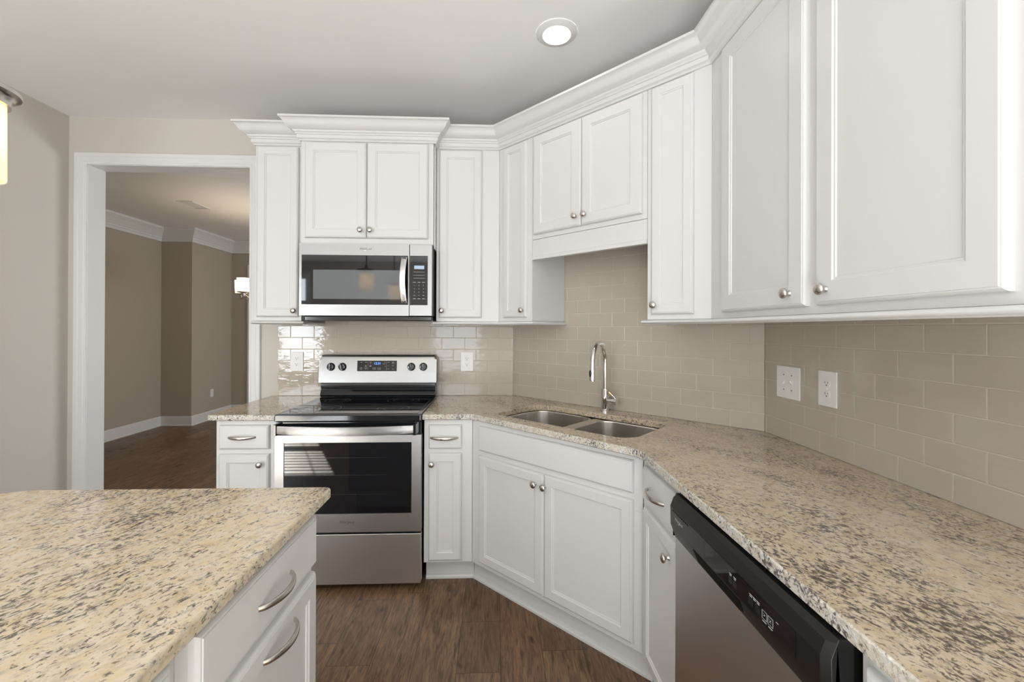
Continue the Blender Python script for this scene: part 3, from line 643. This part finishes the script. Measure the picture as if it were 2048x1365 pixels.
mb.loops([[T+bd*(0.0115+k)+side*(w*math.cos(t))+Vector((0, 0, 1.137+h*math.sin(t))) for t in [2*PI*i/16 for i in range(16)]] for k, w, h in ((0, 0.008, 0.018), (0.005, 0.008, 0.018), (0.008, 0.005, 0.014))]); mb.build('spray_button', M['black_matte'], sp)
mb = MB(); hb = B0+Vector((0, 0, 0.972)); mb.lathe(hb+sd*0.015, sd, [(0, 0.0145), (0.045, 0.0145), (0.046, 0.0165), (0.056, 0.0165), (0.057, 0.014)], 22); hn = mb.build('handle', M['chrome'], fa, angle=45)
mb = MB(); mb.tube([hb+sd*0.066+Vector((0, 0, 0.012)), hb+sd*0.056+Vector((0, 0, 0.024)), hb+sd*0.024+Vector((0, 0, 0.048))], [0.0055, 0.0052, 0.0052], 10); mb.build('lever', M['chrome'], hn)

# ------------------------------------------------------------------ range
YR = 2.270; FRg = Fr(0, YR, 1, 0); rx_0, rx_1 = -1.131, -0.3795
rg = thing('electric_range', 'freestanding stainless electric range with black glass cooktop', 'stove', (-0.755, 2.6, 0))
mb = MB(); mb.box(FRg, rx_0+0.003, rx_1-0.003, -0.60, -0.045, 0.028, 0.895); mb.build('body', M['black_gloss'], rg, bevel=0.002)
for sx_ in (rx_0+0.05, rx_1-0.05):
    for o_ in (-0.10, -0.55):
        mb = MB(); mb.lathe(FRg(sx_, o_, 0), (0, 0, 1), [(0.0, 0.018), (0.008, 0.018), (0.009, 0.010), (0.030, 0.010)], 14); mb.build('foot', M['black_matte'], rg)
mb = MB(); mb.box(FRg, rx_0, rx_1, -0.575, 0.010, 0.880, 0.919, None, 0.008); ct = mb.build('cooktop_frame', M['black_gloss'], rg)
mb = MB(); mb.box(FRg, rx_0+0.022, rx_1-0.022, -0.556, -0.012, 0.9185, 0.9205); mb.build('cooktop_glass', M['glass_black'], rg)
for (cx_, cy_, r_) in ((-0.96, -0.15, 0.108), (-0.56, -0.15, 0.085), (-0.96, -0.42, 0.075), (-0.56, -0.42, 0.095)):
    for r2 in (r_, r_*0.62):
        mb = MB(); mb.loops([[FRg(cx_+(r2+d)*math.cos(2*PI*i/48), cy_+(r2+d)*math.sin(2*PI*i/48), 0.9208) for i in range(48)] for d in (0, 0.0012)], None, False, False)
        mb.build('burner_marking', M['mark_dark'], rg, recalc=False)
mb = MB(); mb.box(FRg, rx_0+0.002, rx_1-0.002, -0.045, -0.012, 0.808, 0.876); mb.build('door_top_trim', M['black_gloss'], rg, bevel=0.002)
# oven door
mb = MB(); zo0, zo1 = 0.305, 0.809; wx0, wx1, wz0_, wz1_ = -1.085, -0.430, 0.401, 0.771
S = [rx_0+0.001, wx0, wx1, rx_1-0.001]
mb.box(FRg, S[0], S[3], -0.043, -0.014, zo0, zo1)
mb.box(FRg, S[0], S[3], -0.014, 0.0, wz1_, zo1); mb.box(FRg, S[0], S[3], -0.014, 0.0, zo0, wz0_); mb.box(FRg, S[0], S[1], -0.014, 0, wz0_, wz1_); mb.box(FRg, S[2], S[3], -0.014, 0, wz0_, wz1_)
bmesh.ops.remove_doubles(mb.bm, verts=mb.bm.verts, dist=1e-5)
od = mb.build('oven_door', M['steel_d'], rg)
mb = MB(); mb.box(FRg, wx0, wx1, -0.0138, -0.003, wz0_, wz1_, None, 0.0025); mb.build('oven_window', M['glass_black'], od)
mb = MB()
for zz in (0.50, 0.60, 0.69): mb.box(FRg, wx0+0.20, wx1-0.13, -0.0030, -0.0027, zz, zz+0.0012)
mb.build('rack_line', plain('dim_rack', (0.035, 0.035, 0.035, 1), 0.3), od)
mb = MB(); mb.text(FRg, -0.762, 0.357, 0.0002, 'Whirlpool', 0.020, None, shear=0.12, sx=0.92); mb.build('logo', M['badge'], od, recalc=False)
def swoosh(F, s, z, o, w, par, mat):
    mb = MB(); P = []
    for i in range(15):
        t = i/14; P.append((s-0.16*w+0.46*w*t, z-0.10*w-0.05*w*math.sin(PI*min(1, t*1.6))+0.30*w*t**2.2))
    v0 = [mb.v(F(x, o, y+0.0005+0.0007*math.sin(PI*i/14))) for i, (x, y) in enumerate(P)]; v1 = [mb.v(F(x, o, y-0.0004)) for x, y in P]
    for i in range(14): mb.face([v0[i], v0[i+1], v1[i+1], v1[i]])
    return mb.build('logo_ring', M[mat], par, recalc=False)
swoosh(FRg, -0.762, 0.353, 0.0004, 0.072, od, 'chrome')
mb = MB(); HP = []; nH = 24
for i in range(nH+1):
    t = i/nH; s = -1.118+(0.704)*t; q = 1-(2*t-1)**2
    o_ = 0.010+0.040*min(1, q*2.2)**0.5 if 0 < i < nH else 0.004
    o_ = 0.018+0.026*q
    HP.append([FRg(s, o_-0.008, 0.820-0.008*q), FRg(s, o_, 0.822-0.008*q), FRg(s, o_+0.002, 0.842-0.006*q), FRg(s, o_, 0.862-0.003*q), FRg(s, o_-0.008, 0.864-0.003*q)])
mb.loops(HP); hd_ = mb.build('oven_handle', M['steel'], od, angle=40)
for q in (-1.127, -0.418):
    mb = MB(); mb.box(FRg, q, q+0.015, -0.012, 0.026, 0.812, 0.870); mb.build('handle_bracket', M['black_gloss'], od, bevel=0.002)
mb = MB(); mb.box(FRg, rx_0+0.001, rx_1-0.001, -0.043, 0.0, 0.033, 0.294); mb.build('storage_drawer', M['steel_v'], rg, bevel=0.003)
# backguard
FG = Fr(0, 2.838, 1, 0)
mb = MB(); lean = 0.036
prof = [(0.0, 1.010), (0.0, 1.165), (-0.004, 1.180), (-0.014, 1.190), (-0.055, 1.192), (-0.055, 1.010)]
mb.loops([[FG(x+((0.012 if i in (2, 3, 4) else 0.0)*(1 if k == 0 else -1 if k == 3 else 0)), o-(z-1.01)*0.10, z-(0.012 if k in (0, 3) and i in (2, 3, 4) else 0)) for i, (o, z) in enumerate(prof)] for k, x in enumerate((-1.140, -1.126, -0.392, -0.378))])
bg = mb.build('backguard', M['steel'], rg, angle=25, bevel=0.002)
mb = MB()
prof2 = [(0.006, 0.921), (0.012, 0.935), (0.004, 0.950), (-0.008, 0.968), (-0.002, 0.992), (-0.006, 1.0085), (-0.060, 1.0085), (-0.060, 0.921)]
mb.loops([[FG(x, o, z) for o, z in prof2] for x in (-1.124, -0.386)]); mb.build('vent_trim', M['black_gloss'], rg, bevel=0.002)
FGt = lambda s, o, z: FG(s, o-(z-1.01)*0.10, z)
class LF:
    def __init__(s_, f): s_.f = f; s_.n = (0, -1)
    def __call__(s_, s, o, z): return s_.f(s, o, z)
G = LF(FGt)
mb = MB(); mb.box(G, -0.893, -0.638, 0.0003, 0.002, 1.086, 1.154); cp = mb.build('control_display', M['glass_black'], bg)
mb = MB(); mb.text(G, -0.7635, 1.1355, 0.0022, '12:31', 0.0205); mb.build('clock_digits', M['blue'], cp, recalc=False)
mb = MB()
for (a_, b_, w_) in ((-0.868, 1.143, .012), (-0.838, 1.143, .012), (-0.808, 1.144, .010), (-0.808, 1.138, .010), (-0.838, 1.122, .010), (-0.838, 1.117, .010), (-0.808, 1.122, .012), (-0.808, 1.117, .012), (-0.868, 1.107, .018), (-0.838, 1.107, .018), (-0.868, 1.100, .014), (-0.838, 1.100, .009),
                  (-0.722, 1.133, .016), (-0.715, 1.143, .006), (-0.712, 1.118, .006), (-0.692, 1.143, .012), (-0.692, 1.121, .009), (-0.692, 1.100, .009), (-0.662, 1.143, .013), (-0.662, 1.137, .013), (-0.662, 1.121, .012), (-0.662, 1.100, .014)):
    mb.box(G, a_-w_/2, a_+w_/2, 0.0021, 0.0023, b_-0.0009, b_+0.0009)
for s_ in (-0.783, -0.752):
    for dx in (-0.0095, -0.0005, 0.0085): mb.box(G, s_+dx, s_+dx+0.001, 0.0021, 0.0023, 1.098, 1.108)
    for dz in (1.098, 1.107): mb.box(G, s_-0.009, s_+0.009, 0.0021, 0.0023, dz, dz+0.001)
mb.box(G, -0.8245, -0.8238, 0.0021, 0.0023, 1.092, 1.150); mb.box(G, -0.7055, -0.7048, 0.0021, 0.0023, 1.092, 1.150)
mb.build('display_marking', M['mark'], cp)
for ks, rot in ((-1.062, 0.0), (-0.989, 0.35), (-0.544, 0.1), (-0.466, 0.0)):
    mb = MB(); zk = 1.114; c0 = G(ks, 0.0, zk); nn = Vector((0, -1, 0.10)).normalized()
    mb.lathe(c0, nn, [(0.0002, 0.0265), (0.004, 0.0262), (0.014, 0.0225), (0.016, 0.020), (0.0165, 0.0)], 28)
    kb = mb.build('burner_knob', M['black_gloss'], bg, angle=40)
    mb = MB(); ca, sa = math.cos(rot), math.sin(rot)
    K = LF(lambda s, o, z, ca=ca, sa=sa, ks=ks: FGt(ks+s*ca-z*sa, o, 1.114+s*sa+z*ca))
    mb.box(K, -0.0062, 0.0062, 0.014, 0.0275, -0.0215, 0.0215, None, 0.002); gp = mb.build('grip', M['black_gloss'], kb)
    mb = MB(); mb.box(K, -0.0008, 0.0008, 0.0276, 0.0279, 0.002, 0.0205); mb.build('pointer', M['mark'], gp)
    mb = MB()
    for i in range(11):
        a = math.radians(-60+i*30); r_ = 0.0335; mb.box(G, ks+r_*math.cos(a)-0.0007, ks+r_*math.cos(a)+0.0007, 0.0001, 0.0004, zk+r_*math.sin(a)-0.0007, zk+r_*math.sin(a)+0.0007)
    mb.box(G, ks-0.004, ks+0.004, 0.0001, 0.0004, zk+0.040, zk+0.0412); mb.box(G, ks-0.005, ks+0.005, 0.0001, 0.0004, zk-0.0425, zk-0.0413)
    mb.build('dial_marking', M['mark_dark'], bg)

# ------------------------------------------------------------------ microwave
YM = 2.502; FMw = Fr(0, YM, 1, 0)
mw = thing('microwave_oven', 'stainless over-the-range microwave above the stove', 'microwave', (-0.74, 2.7, 1.43))
mb = MB(); mb.box(FMw, -1.113, -0.3605, -0.400, -0.028, 1.437, 1.850); mb.build('body', M['black_matte'], mw, bevel=0.002)
mb = MB(); mb.box(FMw, -1.090, -0.362, -0.390, -0.010, 1.408, 1.4365); mb.build('vent_grille', M['black_gloss'], mw, bevel=0.006)
gx0, gx1, gz0, gz1 = -1.101, -0.498, 1.501, 1.785; sx1 = -0.4925; mz0, mz1 = 1.438, 1.8495
mb = MB(); mb.box(FMw, -1.1145, sx1, -0.027, -0.006, mz0, mz1)
for a in ((-1.1145, sx1, gz1, mz1), (-1.1145, sx1, mz0, gz0), (-1.1145, gx0, gz0, gz1), (gx1, sx1, gz0, gz1)): mb.box(FMw, a[0], a[1], -0.006, 0, a[2], a[3])
bmesh.ops.remove_doubles(mb.bm, verts=mb.bm.verts, dist=1e-5)
md = mb.build('door', M['steel'], mw)
mb = MB(); mb.box(FMw, gx0, gx1, -0.0059, 0.0006, gz0, gz1, None, 0.001); gw = mb.build('door_glass', M['glass_black'], md)
mb = MB(); mb.box(FMw, gx0+0.065, gx1-0.030, 0.0006, 0.0008, gz0+0.032, gz1-0.085); mb.build('window_screen', M['micro_glass'], md)
mb = MB(); P = []
for i in range(19):
    t = i/18; q = 1-(2*t-1)**2; z = 1.511+0.262*t; o_ = 0.014+0.028*q; sh = -0.006*q
    P.append([FMw(-0.532+sh, o_-0.007, z), FMw(-0.532+sh, o_, z), FMw(-0.518+sh, o_+0.003, z), FMw(-0.502+sh, o_, z), FMw(-0.502+sh, o_-0.007, z)])
mb.loops(P); mb.build('handle', M['steel_v'], md, angle=40)
for q in (1.512, 1.754):
    mb = MB(); mb.box(FMw, -0.527, -0.507, 0, 0.020, q, q+0.018); mb.build('handle_mount', M['black_gloss'], md)
mb = MB(); mb.text(FMw, -0.741, 1.8215, 0.0002, 'Whirlpool', 0.018, None, shear=0.12, sx=0.9); mb.build('logo', M['badge'], md, recalc=False)
swoosh(FMw, -0.741, 1.8185, 0.0004, 0.062, md, 'chrome')
mb = MB(); mb.box(FMw, -0.4895, -0.3615, -0.027, 0, mz0, mz1, None, 0.002); cpn = mb.build('control_panel', M['steel'], mw)
mb = MB(); mb.box(FMw, -0.4875, -0.386, 0.0001, 0.0014, 1.500, 1.785); ck = mb.build('keypad', M['glass_black'], cpn, bevel=0.0006)
mb = MB(); mb.box(FMw, -0.463, -0.406, 0.0014, 0.0017, 1.708, 1.728); mb.build('display', plain('lcd_display', (0.25, 0.32, 0.40, 1), 0.2, 0.4, (0.35, 0.5, 0.7, 1), 0.45), ck)
mb = MB()
for r_ in range(6):
    for q_ in range(3):
        z = 1.632-0.019*r_; s = -0.462+0.026*q_
        if r_ in (1, 2, 3): mb.text(FMw, s, z, 0.0015, str((r_-1)*3+q_+1), 0.009)
        elif r_ == 4: mb.text(FMw, s, z, 0.0015, ('', '0', '')[q_], 0.009) if q_ == 1 else mb.box(FMw, s-0.005, s+0.005, 0.0015, 0.0017, z-0.001, z+0.001)
        else: mb.box(FMw, s-0.008, s+0.008, 0.0015, 0.0017, z-0.0012, z+0.0012)
for z in (1.690, 1.672, 1.655): mb.box(FMw, -0.468, -0.402, 0.0015, 0.0017, z, z+0.0012)
mb.build('key_marking', M['mark'], ck, recalc=False)

# ------------------------------------------------------------------ dishwasher
XW = 0.539; FW = Fr(XW, 0, 0, -1); dy0, dy1 = 1.262, 0.655      # s = -y
dw = thing('dishwasher', 'stainless dishwasher with a black control panel under the right counter', 'dishwasher', (0.8, 0.96, 0))
mb = MB(); mb.box(FW, -dy0+0.003, -dy1-0.003, -0.60, -0.030, 0.105, 0.878); mb.build('body', M['dark'], dw)
mb = MB(); mb.box(FW, -dy0+0.01, -dy1-0.01, -0.20, -0.075, 0, 0.105); mb.build('kickplate', M['black_matte'], dw)
mb = MB(); mb.box(FW, -dy0+0.001, -dy1-0.001, -0.029, 0.0, 0.108, 0.760); mb.build('door', M['steel_v'], dw, bevel=0.004, segs=3)
mb = MB(); LP = []
pp = [(-0.028, 0.762), (0.000, 0.752), (0.003, 0.752), (0.018, 0.792), (0.019, 0.846), (0.010, 0.870), (-0.003, 0.8775), (-0.028, 0.8775)]
for s, k in ((-dy0, -0.010), (-dy0+0.012, 0.0), (-dy1-0.012, 0.0), (-dy1, -0.010)):
    LP.append([FW(s, (o+k if o > 0 else o), z) for o, z in pp])
mb.loops(LP); pn = mb.build('control_panel', M['dw_panel'], dw, angle=20, bevel=0.0015)
mb = MB(); mb.box(FW, -dy0+0.022, -0.722, 0.0190, 0.0198, 0.796, 0.845, None, 0.0003); gp = mb.build('glossy_inset', M['glass_black'], pn)
mb = MB(); mb.loops([[FW(-1.108, 0.0170+q, 0.7885), FW(-1.100, 0.0060+q, 0.7585), FW(-0.915, 0.0055+q, 0.7570), FW(-0.898, 0.0070+q, 0.7610), FW(-0.893, 0.0170+q, 0.7885)] for q in (0.0, 0.0012)]); mb.build('handle_pocket', M['dark'], pn)
mb = MB()
for i in range(9): mb.box(FW, -1.232+i*0.0115, -1.2235+i*0.0115, 0.0199, 0.0202, 0.8375, 0.8415)
mb.build('vent_slot', M['dark'], pn)
mb = MB(); mb.text(FW, -1.190, 0.8215, 0.0199, 'Whirlpool', 0.0125, None, shear=0.12); mb.build('logo', M['mark'], pn, recalc=False)
swoosh(FW, -1.190, 0.8195, 0.0202, 0.044, pn, 'mark')
for i, s in enumerate((-0.925, -0.908, -0.850, -0.828)):
    mb = MB(); mb.box(FW, s-0.0072, s+0.0072, 0.0198, 0.0206, 0.808, 0.822, None, 0.0003); mb.build('button', M['dw_panel'], pn)
mb = MB()
for s in (-0.925, -0.908, -0.850, -0.838, -0.826): mb.box(FW, s-0.005, s+0.005, 0.0199, 0.0202, 0.828, 0.8295); mb.box(FW, s-0.004, s+0.004, 0.0199, 0.0202, 0.8245, 0.826)
for s in (-0.806, -0.788):
    for a in ((-0.0075, -0.0068), (0.0068, 0.0075)): mb.box(FW, s+a[0], s+a[1], 0.0199, 0.0202, 0.808, 0.824)
    for z in (0.808, 0.8233): mb.box(FW, s-0.0075, s+0.0075, 0.0199, 0.0202, z, z+0.0007)
    mb.box(FW, s-0.006, s+0.006, 0.0199, 0.0202, 0.803, 0.8045)
mb.text(FW, -0.788, 0.816, 0.0199, 'X', 0.010); mb.text(FW, -0.806, 0.816, 0.0199, '>', 0.012)
mb.box(FW, -0.772, -0.765, 0.0199, 0.0202, 0.826, 0.827)
mb.build('button_marking', M['mark'], pn, recalc=False)

# ------------------------------------------------------------------ outlets and switches
def duplex(F, s0, s1, z0, z1, label, o0=0.009, decora=False):
    t = thing('wall_outlet', label, 'outlet', F((s0+s1)/2, o0, z0), 'white wall outlets')
    mb = MB(); mb.box(F, s0, s1, o0, o0+0.006, z0, z1, None, 0.002); mb.build('plate', M['outlet'], t)
    sc, zc_ = (s0+s1)/2, (z0+z1)/2
    if decora:
        mb = MB(); mb.box(F, sc-0.0165, sc+0.0165, o0+0.006, o0+0.0075, zc_-0.034, zc_+0.034, None, 0.0005); r0 = mb.build('receptacle', M['outlet'], t)
    for dz in (-0.0195, 0.0195):
        if not decora:
            mb = MB(); pts_ = [(0.0165*math.cos(a), max(-0.0115, min(0.0115, 0.0165*math.sin(a)))) for a in [2*PI*i/28 for i in range(28)]]
            mb.loops([[F(sc+x, o0+h, zc_+dz+z) for x, z in pts_] for h in (0.006, 0.0078)]); r0 = mb.build('receptacle', M['outlet'], t, bevel=0.0006)
        mb = MB(); oo = o0+0.0079
        mb.box(F, sc-0.0075, sc-0.0055, oo, oo+0.0002, zc_+dz, zc_+dz+0.008); mb.box(F, sc+0.0055, sc+0.0075, oo, oo+0.0002, zc_+dz+0.001, zc_+dz+0.007)
        mb.lathe(F(sc, oo, zc_+dz-0.006), (F.n[0], F.n[1], 0), [(0, 0.0026), (0.0002, 0.0026)], 10); mb.build('slot', M['slot'], r0)
    mb = MB(); mb.lathe(F(sc, o0+0.006, zc_ if not decora else zc_+0.048), (F.n[0], F.n[1], 0), [(0, 0.003), (0.0012, 0.0022)], 12); mb.build('screw', M['outlet'], t)
    return t
duplex(FB, -1.353, -1.270, 1.079, 1.207, 'white duplex outlet on the tile left of the range')
duplex(FB, -0.226, -0.142, 1.079, 1.207, 'white rectangular outlet on the tile right of the range', decora=True)
duplex(FRr, -1.535, -1.450, 1.090, 1.217, 'white duplex outlet on the right wall tile beside the switch plate')
duplex(Fr(-4.225, 0, 0, 1), 6.585, 6.655, 0.335, 0.45, 'small white outlet low on the far room wall', 0.0005)
t = thing('switch_plate', 'white two-gang toggle switch plate on the right wall tile', 'light switch', FRr(-1.70, 0.009, 1.085))
mb = MB(); mb.box(FRr, -1.767, -1.631, 0.009, 0.015, 1.086, 1.216, None, 0.002); mb.build('plate', M['outlet'], t)
for s, dz in ((-1.722, -1), (-1.676, 1)):
    mb = MB(); mb.box(FRr, s-0.0055, s+0.0055, 0.015, 0.0158, 1.139, 1.163); k_ = mb.build('toggle_slot', M['slot'] if False else M['outlet'], t)
    mb = MB(); mb.loops([[FRr(s-0.004, 0.0158, 1.151-0.006), FRr(s+0.004, 0.0158, 1.151-0.006), FRr(s+0.004, 0.0158, 1.151+0.006), FRr(s-0.004, 0.0158, 1.151+0.006)],
                         [FRr(s-0.0035, 0.025, 1.151+dz*0.009-0.003), FRr(s+0.0035, 0.025, 1.151+dz*0.009-0.003), FRr(s+0.0035, 0.025, 1.151+dz*0.009+0.003), FRr(s-0.0035, 0.025, 1.151+dz*0.009+0.003)]]); mb.build('toggle', M['outlet'], k_, bevel=0.0006)
    for z in (1.121, 1.181):
        mb = MB(); mb.lathe(FRr(s, 0.015, z), (-1, 0, 0), [(0, 0.003), (0.001, 0.002)], 12); mb.build('screw', M['badge'], t)

# ------------------------------------------------------------------ lights as things
cl = thing('recessed_light', 'round white recessed ceiling light, lit', 'ceiling light', (0.285, 1.995, ZT))
C0 = Vector((0.285, 1.995, ZT))
mb = MB(); mb.lathe(C0, (0, 0, -1), [(0.0003, 0.096), (0.004, 0.096), (0.006, 0.092), (0.012, 0.072), (0.0135, 0.066), (0.012, 0.064)], 48, None, False); mb.build('trim_ring', M['trim'], cl, angle=50)
mb = MB(); mb.lathe(C0+Vector((0, 0, -0.0118)), (0, 0, -1), [(0, 0.0645), (0.001, 0.0645)], 40); mb.build('diffuser', M['can'], cl)
def pendant(x, y, zb, label):
    t = thing('pendant_light', label, 'pendant light', (x, y, zb), 'pendant lamps over the island')
    h = 0.185; r = 0.063; z1 = zb+h
    mb = MB(); mb.lathe((x, y, zb), (0, 0, 1), [(0.0, r), (0.003, r+0.001), (h, r), (h, r-0.004), (0.003, r-0.004), (0, r-0.003)], 40, None, False); mb.build('glass_shade', M['amber'], t, angle=60)
    mb = MB(); mb.lathe((x, y, z1), (0, 0, 1), [(-0.014, 0.066), (-0.014, 0.070), (0.000, 0.072), (0.006, 0.080), (0.010, 0.0865), (0.018, 0.0870), (0.022, 0.082), (0.026, 0.060), (0.031, 0.040), (0.034, 0.020), (0.06, 0.014), (0.065, 0.006), (ZT-z1-0.02, 0.005), (ZT-z1-0.018, 0.055), (ZT-z1-0.0005, 0.060)], 36); mb.build('cap_and_rod', M['nickel'], t, angle=50)
    mb = MB(); mb.lathe((x, y, zb+0.06), (0, 0, 1), [(0, 0.0), (0.006, 0.018), (0.025, 0.028), (0.045, 0.022), (0.075, 0.013), (0.10, 0.013)], 20); mb.build('bulb', plain('lit_bulb', (1, 1, 1, 1), 0.5, 0, (1, 0.74, 0.45, 1), 26), t)
pendant(-1.176, 1.0, 1.700, 'amber glass pendant lamp cut by the left edge of the photo')
pendant(-1.176, -0.1, 1.700, 'amber glass pendant lamp over the near end of the island')
# chandelier in the dining room
cx, cy = -2.68, 5.10
ch = thing('chandelier', 'nickel chandelier with white glass shades seen through the opening', 'chandelier', (cx, cy, 1.7))
mb = MB(); mb.lathe((cx, cy, 1.66), (0, 0, 1), [(0, 0.008), (0.02, 0.03), (0.05, 0.035), (0.08, 0.018), (0.30, 0.010), (0.32, 0.02), (0.34, 0.008), (ZT-1.66-0.03, 0.006), (ZT-1.66-0.025, 0.055), (ZT-1.66-0.001, 0.06)], 20); mb.build('stem', M['nickel'], ch)
for k in range(5):
    a = math.radians(250-72*k); ex, ey = cx+0.25*math.cos(a), cy+0.25*math.sin(a); d = Vector((math.cos(a), math.sin(a), 0))
    zb = 1.775
    mb = MB(); mb.tube([Vector((cx, cy, 1.70))+d*q*0.25+Vector((0, 0, -0.03*math.sin(PI*q)+0.045*q*q)) for q in [i/10 for i in range(11)]], 0.006, 8); ar = mb.build('arm', M['nickel'], ch)
    mb = MB(); mb.lathe((ex, ey, zb-0.045), (0, 0, 1), [(-0.03, 0.006), (-0.02, 0.012), (0.0, 0.016), (0.02, 0.020), (0.028, 0.066), (0.036, 0.068), (0.040, 0.050)], 22); mb.build('cup', M['nickel'], ar)
    mb = MB(); mb.lathe((ex, ey, zb-0.005), (0, 0, 1), [(0, 0.05), (0.002, 0.062), (0.145, 0.068), (0.145, 0.064), (0.006, 0.058), (0.004, 0.0)], 26, None, False); mb.build('glass_shade', M['opal'], ar, angle=60)
    lamp('POINT', 'chandelier_bulb', (ex, ey, zb+0.07), 3.2, (1, 0.80, 0.58), radius=0.02)
# ceiling air vent
av = thing('air_vent', 'white ceiling air vent in the far room', 'vent', (-3.38, 4.97, ZT))
mb = MB(); 
for a in ((-3.47, -3.45, 4.82, 5.13), (-3.31, -3.29, 4.82, 5.13), (-3.45, -3.31, 4.82, 4.84), (-3.45, -3.31, 5.11, 5.13)): wbox(mb, a[0], a[1], a[2], a[3], ZT-0.008, ZT-0.0005)
mb.build('frame', M['trim'], av, bevel=0.002)
mb = MB(); wbox(mb, -3.45, -3.31, 4.84, 5.11, ZT-0.002, ZT-0.0005); mb.build('grille_back', M['dark'], av)
mb = MB()
for i in range(12): y = 4.85+i*0.0215; mb.loops([[Vector((x, y, ZT-0.003)), Vector((x, y+0.009, ZT-0.007)), Vector((x, y+0.009, ZT-0.0060)), Vector((x, y, ZT-0.0022))] for x in (-3.45, -3.31)])
mb.build('louvers', M['trim'], av)
